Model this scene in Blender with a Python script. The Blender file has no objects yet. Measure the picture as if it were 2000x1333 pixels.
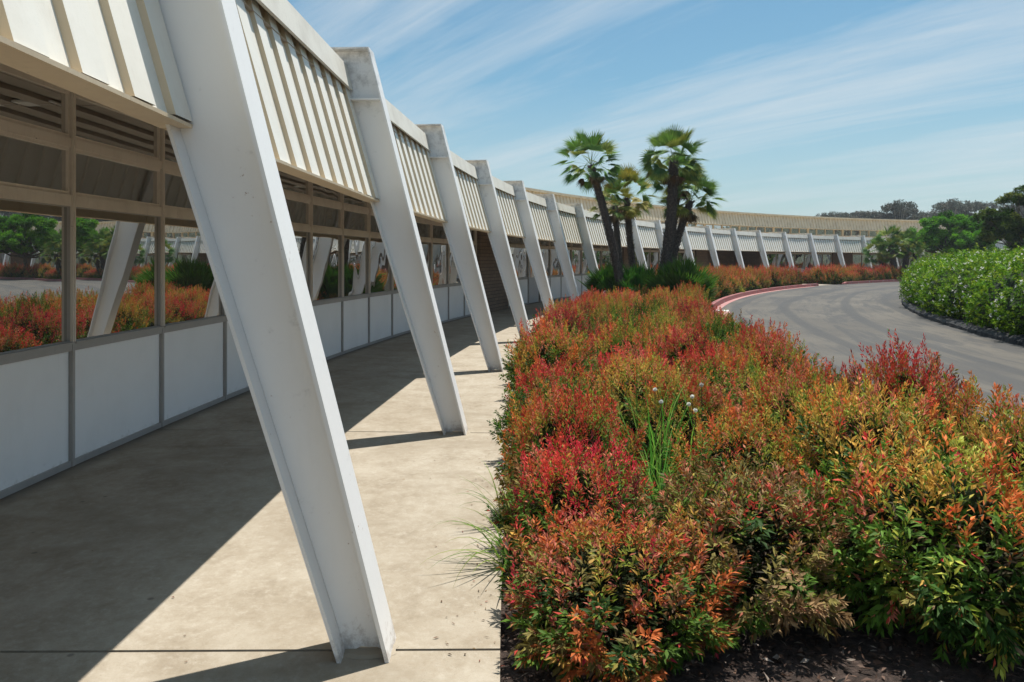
import bpy, math, random
import numpy as np
from mathutils import Vector, Matrix
random.seed(7)
RNG = np.random.default_rng(11)
sc = bpy.context.scene
COL = sc.collection
CX, CY = 73.568, 3.928            # centre of the round building
R = 74.06                         # column line
A0, DA = -0.0093, 0.0549          # angle of the first column, angle per bay
LEAN = 0.2524
ZT = 3.55

def P(r, a, z=0.0): return (CX - r*math.cos(a), CY + r*math.sin(a), z)
def idrop(a):
    t=np.clip((np.asarray(a,float)-.15)/.30,0,3); return .85*np.minimum(t,1)**1.2+np.maximum(t-1,0)*1.6
def colang(k): return A0 + DA*(k-1)      # k = 1 is the nearest column

# ------------------------------------------------------------------ mesh helpers
class MB:
    def __init__(s): s.v=[]; s.f=[]; s.m=[]; s.uv=[]
    def quad(s, pts, m=0, uv=None):
        n=len(s.v); s.v+= [tuple(p) for p in pts]; s.f.append(tuple(range(n,n+len(pts)))); s.m.append(m)
        s.uv.append(uv if uv else [(0,0)]*len(pts))
    def hexa(s, c, m=0):
        # c: 8 corners, bottom 0-3, top 4-7
        n=len(s.v); s.v+=[tuple(p) for p in c]
        for f in ((3,2,1,0),(4,5,6,7),(0,1,5,4),(1,2,6,5),(2,3,7,6),(3,0,4,7)):
            s.f.append(tuple(n+i for i in f)); s.m.append(m)
            s.uv.append([(0,0)]*4)
    def box(s, c, h, m=0, rot=0.0, M=None):
        pts=[]
        for z in (-1,1):
            for x,y in ((-1,-1),(1,-1),(1,1),(-1,1)):
                v=Vector((x*h[0],y*h[1],z*h[2]))
                if M is not None: v=M@v
                elif rot: v=Matrix.Rotation(rot,3,'Z')@v
                pts.append((c[0]+v[0],c[1]+v[1],c[2]+v[2]))
        s.hexa(pts,m)
    def abox(s, r0, r1, a0, a1, z0, z1, m=0, lean=0.0, uv=False):
        # r given at z=0 when lean is set
        def q(r,a,z): return P(r+lean*z,a,z)
        c=[q(r0,a0,z0),q(r1,a0,z0),q(r1,a1,z0),q(r0,a1,z0),q(r0,a0,z1),q(r1,a0,z1),q(r1,a1,z1),q(r0,a1,z1)]
        n=len(s.v); s.v+=c
        pa=[(r0,a0,z0),(r1,a0,z0),(r1,a1,z0),(r0,a1,z0),(r0,a0,z1),(r1,a0,z1),(r1,a1,z1),(r0,a1,z1)]
        for f in ((0,1,2,3),(7,6,5,4),(4,5,1,0),(5,6,2,1),(6,7,3,2),(7,4,0,3)):
            s.f.append(tuple(n+i for i in f)); s.m.append(m)
            rr=(r0+r1)/2
            if f in ((0,1,2,3),(7,6,5,4)): s.uv.append([(pa[i][1]*R,pa[i][0]) for i in f])
            elif f in ((4,5,1,0),(6,7,3,2)) : s.uv.append([(pa[i][0],pa[i][2]) for i in f])
            else: s.uv.append([(pa[i][1]*rr,pa[i][2]) for i in f])
    def tube(s, pts, rad, n=6, m=0, cap=True):
        pts=[Vector(p) for p in pts]; b=len(s.v)
        up=Vector((0.3,0.9,0.2)).normalized()
        for i,p in enumerate(pts):
            d=(pts[min(i+1,len(pts)-1)]-pts[max(i-1,0)]).normalized()
            x=d.cross(up); 
            if x.length<1e-3: x=d.cross(Vector((1,0,0)))
            x.normalize(); y=d.cross(x)
            for k in range(n):
                t=2*math.pi*k/n; q=p+x*(math.cos(t)*rad[i])+y*(math.sin(t)*rad[i]); s.v.append(tuple(q))
        for i in range(len(pts)-1):
            for k in range(n):
                a=b+i*n+k; c=b+i*n+(k+1)%n
                s.f.append((a,c,c+n,a+n)); s.m.append(m); s.uv.append([(k/n,i),((k+1)/n,i),((k+1)/n,i+1),(k/n,i+1)])
        if cap:
            s.f.append(tuple(b+(len(pts)-1)*n+k for k in range(n))); s.m.append(m); s.uv.append([(0,0)]*n)
    def mesh(s, name, mats, smooth=False):
        me=bpy.data.meshes.new(name); me.from_pydata(s.v,[],s.f)
        if not isinstance(mats,(list,tuple)): mats=[mats]
        for x in mats: me.materials.append(x)
        me.polygons.foreach_set('material_index', s.m)
        u=me.uv_layers.new(name='UVMap')
        fl=[c for f in s.uv for p in f for c in p]
        u.data.foreach_set('uv', fl)
        if smooth: me.polygons.foreach_set('use_smooth',[True]*len(me.polygons))
        me.update(); return me
    def build(s, name, mats, parent=None, smooth=False, label=None):
        return link(name, s.mesh(name,mats,smooth), parent, label=label)

def link(name, data, parent=None, loc=None, rz=0.0, scale=None, label=None):
    o=bpy.data.objects.new(name,data); COL.objects.link(o)
    if parent is not None:
        o.parent=parent
        if parent.get('world_parts'): o.matrix_parent_inverse=Matrix.Translation(-Vector(parent.location))
    if loc is not None: o.location=loc
    o.rotation_euler=(0,0,rz)
    if scale is not None: o.scale=scale
    if label: o['label']=label
    return o
def tag(o,label,cat=None,group=None,kind=None):
    o['label']=label
    if cat: o['category']=cat
    if group: o['group']=group
    if kind: o['kind']=kind
    return o
def thing(name,label,cat,loc,rz=0.0,group=None,world=False):
    o=bpy.data.objects.new(name,None); COL.objects.link(o); o.location=loc; o.rotation_euler=(0,0,rz)
    o.empty_display_size=.2
    if world: o['world_parts']=1
    return tag(o,label,cat,group)

def leafmesh(name, Pb, D, N, L, W, C, mat, simple=False, bend=.14, tipC=None):
    """many leaves as one mesh. Pb base, D direction, N face normal, C colour (n,3)"""
    n=len(Pb)
    D=D/np.linalg.norm(D,axis=1,keepdims=True)
    S=np.cross(D,N); S/=np.linalg.norm(S,axis=1,keepdims=True)+1e-9
    N2=np.cross(S,D)
    L=np.asarray(L).reshape(-1,1)*np.ones((n,1)); W=np.asarray(W).reshape(-1,1)*np.ones((n,1))
    T=Pb+D*L-N2*L*bend
    A=Pb+D*L*.42+S*W*.5+N2*W*.22; B=Pb+D*L*.42-S*W*.5+N2*W*.22
    if simple:
        V=np.stack([Pb,A,T,B],1).reshape(-1,3); k=4
        F=np.array([[0,1,2],[0,2,3]])
    else:
        M=Pb+D*L*.5
        V=np.stack([Pb,A,T,B,M],1).reshape(-1,3); k=5
        F=np.array([[0,1,4],[1,2,4],[0,4,3],[4,2,3]])
    Fa=(F[None]+ (np.arange(n)*k)[:,None,None]).reshape(-1)
    nf=n*len(F)
    me=bpy.data.meshes.new(name)
    me.vertices.add(len(V)); me.vertices.foreach_set('co',V.astype(np.float32).ravel())
    me.loops.add(len(Fa)); me.loops.foreach_set('vertex_index',Fa.astype(np.int32))
    me.polygons.add(nf); me.polygons.foreach_set('loop_start',(np.arange(nf)*3).astype(np.int32)); me.polygons.foreach_set('loop_total',np.full(nf,3,np.int32))
    me.update(calc_edges=True)
    ca=me.color_attributes.new('Col','FLOAT_COLOR','POINT')
    CC=np.repeat(C[:,None,:],k,1)
    if tipC is not None: CC[:,2,:]=tipC
    CC=np.concatenate([CC.reshape(-1,3),np.ones((n*k,1))],1)
    ca.data.foreach_set('color',CC.astype(np.float32).ravel())
    me.materials.append(mat); return me
def unit(v): return v/(np.linalg.norm(v,axis=-1,keepdims=True)+1e-9)
def rnd(n,s=1.0): return RNG.normal(0,s,(n,3))

# ------------------------------------------------------------------ materials
def mat(name):
    m=bpy.data.materials.new(name); m.use_nodes=True; nt=m.node_tree; nt.nodes.clear()
    out=nt.nodes.new('ShaderNodeOutputMaterial'); b=nt.nodes.new('ShaderNodeBsdfPrincipled')
    nt.links.new(b.outputs[0],out.inputs[0]); return m,nt,b,out
def N(nt,t,**kw):
    n=nt.nodes.new(t)
    for k,v in kw.items():
        if k in ('inp',):
            for a,b in v.items(): n.inputs[a].default_value=b
        else: setattr(n,k,v)
    return n
def coord(nt,kind='Object',scale=(1,1,1)):
    tc=N(nt,'ShaderNodeTexCoord'); mp=N(nt,'ShaderNodeMapping'); mp.inputs['Scale'].default_value=scale
    nt.links.new(tc.outputs[kind],mp.inputs[0]); return mp.outputs[0]
def noise(nt,vec,scale,detail=6,rough=.6,dist=0.0):
    n=N(nt,'ShaderNodeTexNoise'); n.inputs['Scale'].default_value=scale; n.inputs['Detail'].default_value=detail
    n.inputs['Roughness'].default_value=rough; n.inputs['Distortion'].default_value=dist
    nt.links.new(vec,n.inputs['Vector']); return n.outputs['Fac']
def ramp(nt,fac,stops):
    r=N(nt,'ShaderNodeValToRGB'); e=r.color_ramp.elements
    while len(e)<len(stops): e.new(.5)
    for i,(p,c) in enumerate(stops):
        e[i].position=p; e[i].color=(c[0],c[1],c[2],1) if isinstance(c,(tuple,list)) else (c,c,c,1)
    nt.links.new(fac,r.inputs[0]); return r.outputs[0]
def mix(nt,fac,a,b,mode='MIX'):
    m=N(nt,'ShaderNodeMix',data_type='RGBA',blend_type=mode)
    for i,v in ((0,fac),(6,a),(7,b)):
        if hasattr(v,'links'): nt.links.new(v,m.inputs[i])
        elif isinstance(v,(int,float)) and i==0: m.inputs[0].default_value=v
        else: m.inputs[i].default_value=(v[0],v[1],v[2],1) if isinstance(v,(tuple,list)) else (v,v,v,1)
    return m.outputs[2]
def math_(nt,op,a,b=None):
    m=N(nt,'ShaderNodeMath',operation=op)
    for i,v in ((0,a),(1,b)):
        if v is None: continue
        if hasattr(v,'links'): nt.links.new(v,m.inputs[i])
        else: m.inputs[i].default_value=v
    return m.outputs[0]
def bump(nt,b,h,strength=.3,dist=.01):
    n=N(nt,'ShaderNodeBump'); n.inputs['Strength'].default_value=strength; n.inputs['Distance'].default_value=dist
    nt.links.new(h,n.inputs['Height']); nt.links.new(n.outputs[0],b.inputs['Normal'])

def paint(name,base,dirt=(.3,.26,.2),rough=.5,amount=.25,stain_z=None,chips=None,bstr=.15,foot=0,footc=(.22,.15,.10)):
    m,nt,b,o=mat(name); v=coord(nt,'Object')
    n1=noise(nt,v,2.2,7,.65); n2=noise(nt,coord(nt,'Object',(9,9,1.2)),3,6,.7)
    f=math_(nt,'MULTIPLY',ramp(nt,n1,[(.45,0),(.75,1)]),amount)
    c=mix(nt,f,base,dirt)
    f2=math_(nt,'MULTIPLY',ramp(nt,n2,[(.55,0),(.8,1)]),amount*.9)
    c=mix(nt,f2,c,dirt)
    if stain_z is not None:
        sep=N(nt,'ShaderNodeSeparateXYZ'); nt.links.new(v,sep.inputs[0])
        z0,z1=stain_z
        mr=N(nt,'ShaderNodeMapRange'); mr.inputs[1].default_value=z0; mr.inputs[2].default_value=z1; nt.links.new(sep.outputs[2],mr.inputs[0])
        nz=noise(nt,v,7,8,.75)
        k=math_(nt,'ADD',math_(nt,'MULTIPLY',mr.outputs[0],.22),nz)
        c=mix(nt,math_(nt,'MULTIPLY',ramp(nt,k,[(.62,0),(.84,1)]),.5),c,(.11,.10,.09))
    if foot:
        sp=N(nt,'ShaderNodeSeparateXYZ'); nt.links.new(v,sp.inputs[0]); mf=N(nt,'ShaderNodeMapRange'); mf.inputs[1].default_value=foot; mf.inputs[2].default_value=0; nt.links.new(sp.outputs[2],mf.inputs[0])
        kk=math_(nt,'ADD',math_(nt,'MULTIPLY',mf.outputs[0],.34),noise(nt,v,16,8,.8))
        c=mix(nt,math_(nt,'MULTIPLY',ramp(nt,kk,[(.72,0),(.88,1)]),.5),c,footc)
    if chips is not None:
        nc=noise(nt,v,38,5,.8)
        nb=noise(nt,v,3.3,3,.5)
        k=math_(nt,'ADD',math_(nt,'MULTIPLY',nb,.5),nc)
        c=mix(nt,ramp(nt,k,[(.965,0),(.985,1)]),c,chips)
    nt.links.new(c,b.inputs['Base Color']); b.inputs['Roughness'].default_value=rough
    bump(nt,b,noise(nt,v,45,5,.6),bstr,.004)
    return m

M={}
M['steel']=paint('white_steel_paint',(.84,.83,.81),(.60,.57,.53),.45,.12,stain_z=(2.7,3.6),chips=(.35,.24,.17),foot=.22)
M['beam']=paint('beam_roof_bounce_tint',(.62,.49,.36),(.3,.24,.19),.6,.35)  # beige paints in the bounce off the roof; the beams are white
M['fascia']=paint('cream_metal_cladding',(.84,.81,.73),(.52,.46,.36),.45,.26)
M['rib']=paint('tan_rib_painted_shade',(.62,.50,.34),(.42,.33,.2),.5,.2)  # rib returns: shade and warm bounce painted into the colour
M['fascia_up']=paint('weathered_cream_cladding',(.66,.58,.44),(.34,.27,.18),.55,.55)
M['coping']=paint('coping_paint',(.74,.71,.63),(.36,.31,.25),.55,.4)
M['lip']=paint('cream_edge_beam',(.76,.62,.43),(.25,.15,.08),.55,.22,chips=(.10,.05,.03))
M['frame']=paint('tan_window_frame',(.74,.67,.59),(.16,.09,.06),.5,.25,chips=(.10,.055,.04))
M['frame_low']=paint('grey_window_frame',(.40,.375,.35),(.12,.09,.07),.5,.25,chips=(.08,.05,.04))
M['panel']=paint('white_spandrel_panel',(.93,.92,.91),(.66,.65,.62),.5,.22,bstr=.1,foot=.16,footc=(.46,.42,.36))
M['deck']=paint('soffit_deck',(.46,.40,.34),(.2,.17,.14),.6,.4)
M['door']=paint('grey_door_paint',(.5,.5,.51),(.3,.3,.3),.5,.2)
M['clere']=paint('clerestory_frame',(.60,.51,.37),(.3,.24,.17),.6,.3)
M['dark']=paint('dark_door_paint',(.03,.025,.022),(.05,.04,.03),.5,.3)

def m_concrete():
    m,nt,b,o=mat('sidewalk_concrete'); v=coord(nt,'UV')
    a=noise(nt,v,2.6,12,.74,.2); c2=noise(nt,v,17.0,10,.80,.1); c3=noise(nt,v,60,4,.7)
    c=ramp(nt,a,[(.30,(.24,.19,.13)),(.47,(.355,.298,.222)),(.62,(.43,.375,.295))])
    c=mix(nt,math_(nt,'MULTIPLY',ramp(nt,c2,[(.50,0),(.66,1)]),.6),c,(.52,.465,.385))
    c=mix(nt,math_(nt,'MULTIPLY',ramp(nt,c2,[(.30,1),(.45,0)]),.5),c,(.24,.18,.115))
    st=noise(nt,coord(nt,'UV',(1,.45,1)),1.7,5,.5,1.2)
    c=mix(nt,math_(nt,'MULTIPLY',ramp(nt,st,[(.56,0),(.7,1)]),.4),c,(.22,.17,.11))
    sp=noise(nt,v,150,2,.5); c=mix(nt,math_(nt,'MULTIPLY',ramp(nt,sp,[(.62,0),(.72,1)]),.45),c,(.14,.12,.09))
    c=mix(nt,math_(nt,'MULTIPLY',c3,.25),c,(.30,.27,.22))
    big=noise(nt,v,.45,4,.5,.5); c=mix(nt,math_(nt,'MULTIPLY',ramp(nt,big,[(.42,0),(.62,1)]),.22),c,(.20,.15,.09))
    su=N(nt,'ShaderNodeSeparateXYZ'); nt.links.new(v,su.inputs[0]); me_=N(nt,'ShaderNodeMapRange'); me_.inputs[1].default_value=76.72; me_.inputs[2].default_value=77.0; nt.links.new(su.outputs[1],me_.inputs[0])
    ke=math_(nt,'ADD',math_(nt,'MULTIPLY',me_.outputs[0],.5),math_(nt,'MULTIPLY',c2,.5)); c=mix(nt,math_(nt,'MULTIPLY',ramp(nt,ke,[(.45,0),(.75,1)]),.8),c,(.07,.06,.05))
    vc=N(nt,'ShaderNodeTexVoronoi'); vc.inputs['Scale'].default_value=3.1; nt.links.new(v,vc.inputs['Vector']); c=mix(nt,math_(nt,'MULTIPLY',ramp(nt,vc.outputs['Distance'],[(.035,1),(.055,0)]),.55),c,(.10,.085,.07))
    nt.links.new(c,b.inputs['Base Color']); b.inputs['Roughness'].default_value=.85
    bump(nt,b,math_(nt,'ADD',math_(nt,'MULTIPLY',c3,.6),c2),.35,.006); return m
M['concrete']=m_concrete()
def m_asphalt():
    m,nt,b,o=mat('worn_asphalt'); v=coord(nt,'UV')
    a=noise(nt,v,.45,7,.6,.6)
    s1=noise(nt,coord(nt,'UV',(.17,1.0,1)),.9,9,.66,1.2); s2=noise(nt,coord(nt,'UV',(.22,2.6,1)),1.6,8,.7,1.0)
    g=noise(nt,v,90,3,.8)
    c=ramp(nt,a,[(.3,(.058,.049,.038)),(.5,(.090,.077,.059)),(.68,(.125,.106,.080))])
    c=mix(nt,math_(nt,'MULTIPLY',ramp(nt,s1,[(.51,0),(.57,1)]),.85),c,(.036,.034,.032))
    c=mix(nt,math_(nt,'MULTIPLY',ramp(nt,s2,[(.52,0),(.60,1)]),.65),c,(.033,.032,.032))
    w=N(nt,'ShaderNodeTexWave',wave_type='BANDS',bands_direction='Y'); w.inputs['Scale'].default_value=.21; w.inputs['Distortion'].default_value=5.5; w.inputs['Detail'].default_value=3; w.inputs['Detail Scale'].default_value=.6
    nt.links.new(coord(nt,'UV',(.16,1,1)),w.inputs['Vector'])
    c=mix(nt,math_(nt,'MULTIPLY',ramp(nt,w.outputs['Fac'],[(.84,0),(.95,1)]),.75),c,(.026,.026,.027))
    cr=N(nt,'ShaderNodeTexVoronoi',feature='DISTANCE_TO_EDGE'); cr.inputs['Scale'].default_value=.33
    nv=N(nt,'ShaderNodeTexNoise'); nv.inputs['Scale'].default_value=1.2; nt.links.new(v,nv.inputs['Vector'])
    va=N(nt,'ShaderNodeVectorMath',operation='ADD'); nt.links.new(v,va.inputs[0]); nt.links.new(nv.outputs['Color'],va.inputs[1]); nt.links.new(va.outputs[0],cr.inputs['Vector'])
    c=mix(nt,math_(nt,'MULTIPLY',ramp(nt,cr.outputs['Distance'],[(.0,1),(.012,0)]),.6),c,(.05,.05,.05))
    c=mix(nt,ramp(nt,g,[(.35,.5),(.65,0)]),c,(.09,.085,.08))
    nt.links.new(c,b.inputs['Base Color']); b.inputs['Roughness'].default_value=.8
    bump(nt,b,g,.5,.006); return m
M['asphalt']=m_asphalt()
def m_simple(name,stops,scale,rough=.9,bs=.6,bd=.02,kind='Object',detail=8):
    m,nt,b,o=mat(name); v=coord(nt,kind); a=noise(nt,v,scale,detail,.7,.3)
    nt.links.new(ramp(nt,a,stops),b.inputs['Base Color']); b.inputs['Roughness'].default_value=rough
    bump(nt,b,noise(nt,v,scale*4,6,.7),bs,bd); return m
M['mulch']=m_simple('dark_mulch',[(.35,(.03,.019,.014)),(.5,(.075,.048,.036)),(.65,(.15,.10,.08))],26,bs=1,bd=.03)
M['earth']=m_simple('dry_ground',[(.35,(.10,.09,.05)),(.6,(.20,.17,.11))],.5)
M['gravel']=m_simple('roof_gravel',[(.4,(.40,.32,.22)),(.6,(.55,.46,.33))],9)
M['blackstone']=m_simple('black_rolled_kerb',[(.35,(.010,.010,.011)),(.55,(.022,.022,.023)),(.75,(.05,.05,.05))],14,rough=.75,bs=.9,bd=.02)
M['redcurb']=m_simple('worn_red_paint',[(.36,(.30,.22,.20)),(.44,(.24,.085,.08)),(.62,(.32,.085,.08))],4.5,rough=.7,bs=.3,bd=.01)
M['pinkgutter']=m_simple('faded_red_gutter',[(.38,(.42,.34,.31)),(.48,(.38,.17,.16)),(.62,(.42,.18,.165))],3.5,rough=.8,bs=.3,bd=.01)
M['whitegutter']=m_simple('white_painted_concrete',[(.4,(.5,.48,.45)),(.6,(.72,.71,.69))],6,rough=.8,bs=.3,bd=.01)
M['bark']=m_simple('palm_bark',[(.35,(.030,.024,.022)),(.5,(.085,.067,.058)),(.68,(.20,.165,.14))],22,bs=1,bd=.02)
M['wood']=m_simple('tree_bark',[(.4,(.07,.055,.04)),(.6,(.16,.13,.10))],12)
M['euwood']=m_simple('pale_bark',[(.4,(.25,.22,.19)),(.6,(.42,.38,.34))],1.5)
M['stem']=m_simple('shrub_stem',[(.4,(.05,.03,.02)),(.6,(.13,.08,.05))],30)
def m_brick():
    m,nt,b,o=mat('slump_block'); v=coord(nt,'UV')
    br=N(nt,'ShaderNodeTexBrick'); br.inputs['Scale'].default_value=1; br.inputs['Brick Width'].default_value=.40; br.inputs['Row Height'].default_value=.105
    br.inputs['Mortar Size'].default_value=.006; br.inputs['Mortar Smooth'].default_value=.3; br.inputs['Bias'].default_value=-.1
    br.inputs['Color1'].default_value=(.30,.205,.145,1); br.inputs['Color2'].default_value=(.22,.155,.115,1); br.inputs['Mortar'].default_value=(.06,.045,.035,1)
    nt.links.new(v,br.inputs['Vector'])
    n=noise(nt,v,14,8,.75); c=mix(nt,math_(nt,'MULTIPLY',n,.5),br.outputs['Color'],(.16,.12,.09))
    nt.links.new(c,b.inputs['Base Color']); b.inputs['Roughness'].default_value=.9
    h=math_(nt,'ADD',math_(nt,'MULTIPLY',br.outputs['Fac'],-1.2),math_(nt,'MULTIPLY',n,.8)); bump(nt,b,h,.8,.012); return m
M['brick']=m_brick()
def m_leaf(name,trans=.35,huevar=.03,rough=.45,spec=.35,tint=(1,1,1)):
    m,nt,b,o=mat(name)
    at=N(nt,'ShaderNodeAttribute',attribute_name='Col'); oi=N(nt,'ShaderNodeObjectInfo')
    hs=N(nt,'ShaderNodeHueSaturation')
    h=math_(nt,'ADD',math_(nt,'MULTIPLY',oi.outputs['Random'],huevar),.5-huevar/2); nt.links.new(h,hs.inputs['Hue'])
    nt.links.new(at.outputs['Color'],hs.inputs['Color'])
    r2=N(nt,'ShaderNodeMath',operation='FRACT'); nt.links.new(math_(nt,'MULTIPLY',oi.outputs['Random'],7.31),r2.inputs[0])
    nt.links.new(math_(nt,'ADD',math_(nt,'MULTIPLY',r2.outputs[0],.4),.8),hs.inputs['Value'])
    c=mix(nt,1.0,hs.outputs[0],tint,'MULTIPLY')
    nt.links.new(c,b.inputs['Base Color']); b.inputs['Roughness'].default_value=rough; b.inputs['Specular IOR Level'].default_value=spec
    t=N(nt,'ShaderNodeBsdfTranslucent'); nt.links.new(c,t.inputs[0]); ms=N(nt,'ShaderNodeMixShader'); ms.inputs[0].default_value=trans
    nt.links.new(b.outputs[0],ms.inputs[1]); nt.links.new(t.outputs[0],ms.inputs[2]); nt.links.new(ms.outputs[0],o.inputs[0]); return m
M['nandina']=m_leaf('nandina_leaf',.30,.012,.6,.18)
M['leaf']=m_leaf('green_leaf',.35,.02,.6,.15)
M['palmleaf']=m_leaf('palm_frond',.22,.02,.6,.15)
M['euleaf']=m_leaf('eucalyptus_leaf',.15,.02,.6,.2)
def m_glass(name,wave):
    m,nt,b,o=mat(name); b.inputs['Base Color'].default_value=(.018,.015,.013,1); b.inputs['Roughness'].default_value=.6
    # faint closed blind behind the pane
    tc=coord(nt,'UV'); w=N(nt,'ShaderNodeTexWave',wave_type='BANDS',bands_direction='Y'); w.inputs['Scale'].default_value=9; nt.links.new(tc,w.inputs['Vector'])
    nt.links.new(ramp(nt,w.outputs['Fac'],[(.3,(.012,.011,.010)),(.9,(.045,.042,.038))]),b.inputs['Base Color'])
    g=N(nt,'ShaderNodeBsdfGlossy'); g.inputs['Roughness'].default_value=.0; g.inputs['Color'].default_value=(.93,.93,.92,1)
    fr=N(nt,'ShaderNodeFresnel'); fr.inputs['IOR'].default_value=1.55
    f=math_(nt,'ADD',math_(nt,'MULTIPLY',fr.outputs[0],.5),.20)
    ms=N(nt,'ShaderNodeMixShader'); nt.links.new(f,ms.inputs[0]); nt.links.new(b.outputs[0],ms.inputs[1]); nt.links.new(g.outputs[0],ms.inputs[2]); nt.links.new(ms.outputs[0],o.inputs[0])
    oi=N(nt,'ShaderNodeObjectInfo'); n=N(nt,'ShaderNodeTexNoise',noise_dimensions='4D'); n.inputs['Scale'].default_value=1.5; n.inputs['Detail'].default_value=1
    nt.links.new(coord(nt,'UV'),n.inputs['Vector']); nt.links.new(math_(nt,'MULTIPLY',oi.outputs['Random'],50.),n.inputs['W'])
    bp=N(nt,'ShaderNodeBump'); bp.inputs['Strength'].default_value=1; bp.inputs['Distance'].default_value=wave
    nt.links.new(n.outputs['Fac'],bp.inputs['Height']); nt.links.new(bp.outputs[0],g.inputs['Normal'])
    return m
M['glass']=m_glass('window_glass',.0012); M['glass_wavy']=m_glass('warped_window_glass',.0055)
mm,nt,b,o=mat('white_petal'); b.inputs['Base Color'].default_value=(.82,.80,.74,1); b.inputs['Roughness'].default_value=.6; M['petal']=mm

# ------------------------------------------------------------------ ground
g=MB(); g.quad([(-450,-450,-.12),(450,-450,-.12),(450,450,-.12),(-450,450,-.12)]); o=g.build('ground',M['earth']); tag(o,'dry open ground around the building and drive',kind='structure')
def ring(name,r0,r1,a0,a1,z,m,n=120,nr=1,label='',kind='structure'):
    g=MB()
    for i in range(n):
        b0=a0+(a1-a0)*i/n; b1=a0+(a1-a0)*(i+1)/n
        for j in range(nr):
            q0=r0+(r1-r0)*j/nr; q1=r0+(r1-r0)*(j+1)/nr
            g.quad([P(q0,b0,z),P(q1,b0,z),P(q1,b1,z),P(q0,b1,z)][::-1],0,[(b0*r0,q0),(b0*r0,q1),(b1*r0,q1),(b1*r0,q0)][::-1])
    o=g.build(name,m); tag(o,label,kind=kind); return o
ring('road',60.0,70.62,-.5,2.0,-.004,M['asphalt'],200,3,'worn grey asphalt drive curving between the hedges')
ring('planting_bed',70.4,73.62,-.12,1.9,-.05,M['mulch'],200,2,'dark mulch bed between the walkway and the red kerb')
ring('island_soil',40,63.2,-.3,1.6,.02,M['mulch'],100,2,'dark soil of the island inside the black kerb')
# walkway slabs with open joints at each column
g=MB()
js=[colang(k) for k in range(-1,36)]
for i in range(len(js)-1):
    w=.009/R
    for a,c in ((js[i]+w,js[i+1]-w),):
        # slightly eased slab edge
        n=6
        for q in range(n):
            b0=a+(c-a)*q/n; b1=a+(c-a)*(q+1)/n
            for (r0,r1) in ((73.62,77.0),):
                g.quad([P(r0,b0,0),P(r1,b0,0),P(r1,b1,0),P(r0,b1,0)][::-1],0,[(b0*R,r0),(b0*R,r1),(b1*R,r1),(b1*R,r0)][::-1])
            g.quad([P(73.62,b0,-.1),P(73.62,b0,0),P(73.62,b1,0),P(73.62,b1,-.1)],0,[(b0*R,0),(b0*R,.1),(b1*R,.1),(b1*R,0)])
        for e in (a,c):
            g.quad([P(73.62,e,-.1),P(77,e,-.1),P(77,e,0),P(73.62,e,0)],0,[(0,73.6),(0,77),(.1,77),(.1,73.6)])
o=g.build('walkway',M['concrete']); tag(o,'pale stained concrete walkway with dark joints beside the building',kind='structure')
ring('walkway_base',73.64,77.0,-.12,1.9,-.045,M['mulch'],200,1,'dark dirt in the walkway joints')
# crossing path between the two far beds
g=MB(); g.abox(70.62,73.61,.683,.722,-.1,.003); o=g.build('crossing_path',M['concrete']); tag(o,'short concrete path through the gap between the far beds',kind='structure')
# kerbs
def kerb(name,r0,r1,a0,a1,h,m,label,taper=.012):
    g=MB(); n=max(8,int((a1-a0)/.02)); xs=[a0,a0+taper]+[a0+taper+(a1-a0-2*taper)*i/n for i in range(1,n)]+[a1-taper,a1]
    hs=[.03 if taper>.004 else h]+[h]*(len(xs)-2)+[.03]
    for i in range(len(xs)-1):
        c=[P(r0,xs[i],-.06),P(r1,xs[i],-.06),P(r1,xs[i+1],-.06),P(r0,xs[i+1],-.06),P(r0+.03,xs[i],hs[i]),P(r1,xs[i],hs[i]),P(r1,xs[i+1],hs[i+1]),P(r0+.03,xs[i+1],hs[i+1])]
        n0=len(g.v); g.v+=c
        fs=[(7,6,5,4),(4,7,3,0)[::-1],(1,2,6,5)[::-1]]
        if i==0: fs.append((0,1,5,4)[::-1])
        if i==len(xs)-2: fs.append((2,3,7,6)[::-1])
        for f in fs: g.f.append(tuple(n0+q for q in f)); g.m.append(0); g.uv.append([(0,0)]*4)
    o=g.build(name,m); tag(o,label,kind='structure'); return o
kerb('red_kerb',70.42,70.60,.3073,.677,.15,M['redcurb'],'worn red painted kerb along the first far shrub bed',.0008)
kerb('red_kerb',70.20,70.38,.729,1.6,.15,M['redcurb'],'worn red painted kerb beyond the crossing path')
kerb('red_kerb',70.42,70.60,-.12,.262,.15,M['redcurb'],'red painted kerb behind the near shrubs')
ring('gutter',70.22,70.42,.307,.66,.001,M['pinkgutter'],60,1,'faded pink gutter strip at the foot of the red kerb')
ring('gutter',69.9,70.5,.262,.296,.002,M['pinkgutter'],10,1,'faded pink dropped kerb at the end of the near bed')
ring('gutter',69.95,70.5,.2962,.3068,.0025,M['whitegutter'],4,1,'white painted patch beside the end of the red kerb')
# black rolled kerb of the island: lumpy
g=MB(); nA=560; nP=7; a0,a1=-.12,.62
prof=[(65.03,-.02),(65.02,.07),(64.95,.125),(64.84,.145),(64.70,.14),(64.62,.08),(64.61,-.02)]
seam=np.cumsum(RNG.uniform(.0022,.0075,260))+a0
vv=[]
for i in range(nA+1):
    a=a0+(a1-a0)*i/nA
    d=np.min(np.abs(seam-a)); s=.022*math.exp(-(d/.0004)**2)+.012*math.sin(a*210)+.01*math.sin(a*533+1)+random.uniform(-.006,.006)
    for j,(r,z) in enumerate(prof):
        k=0 if j in (0,nP-1) else 1
        g.v.append(P(r-float(idrop(a))-(s if j<3 else 0),a,z-k*s*.8+random.uniform(-.004,.004)*k))
for i in range(nA):
    for j in range(nP-1):
        q=i*nP+j; g.f.append((q,q+nP,q+nP+1,q+1)); g.m.append(0); g.uv.append([(0,0)]*4)
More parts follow.
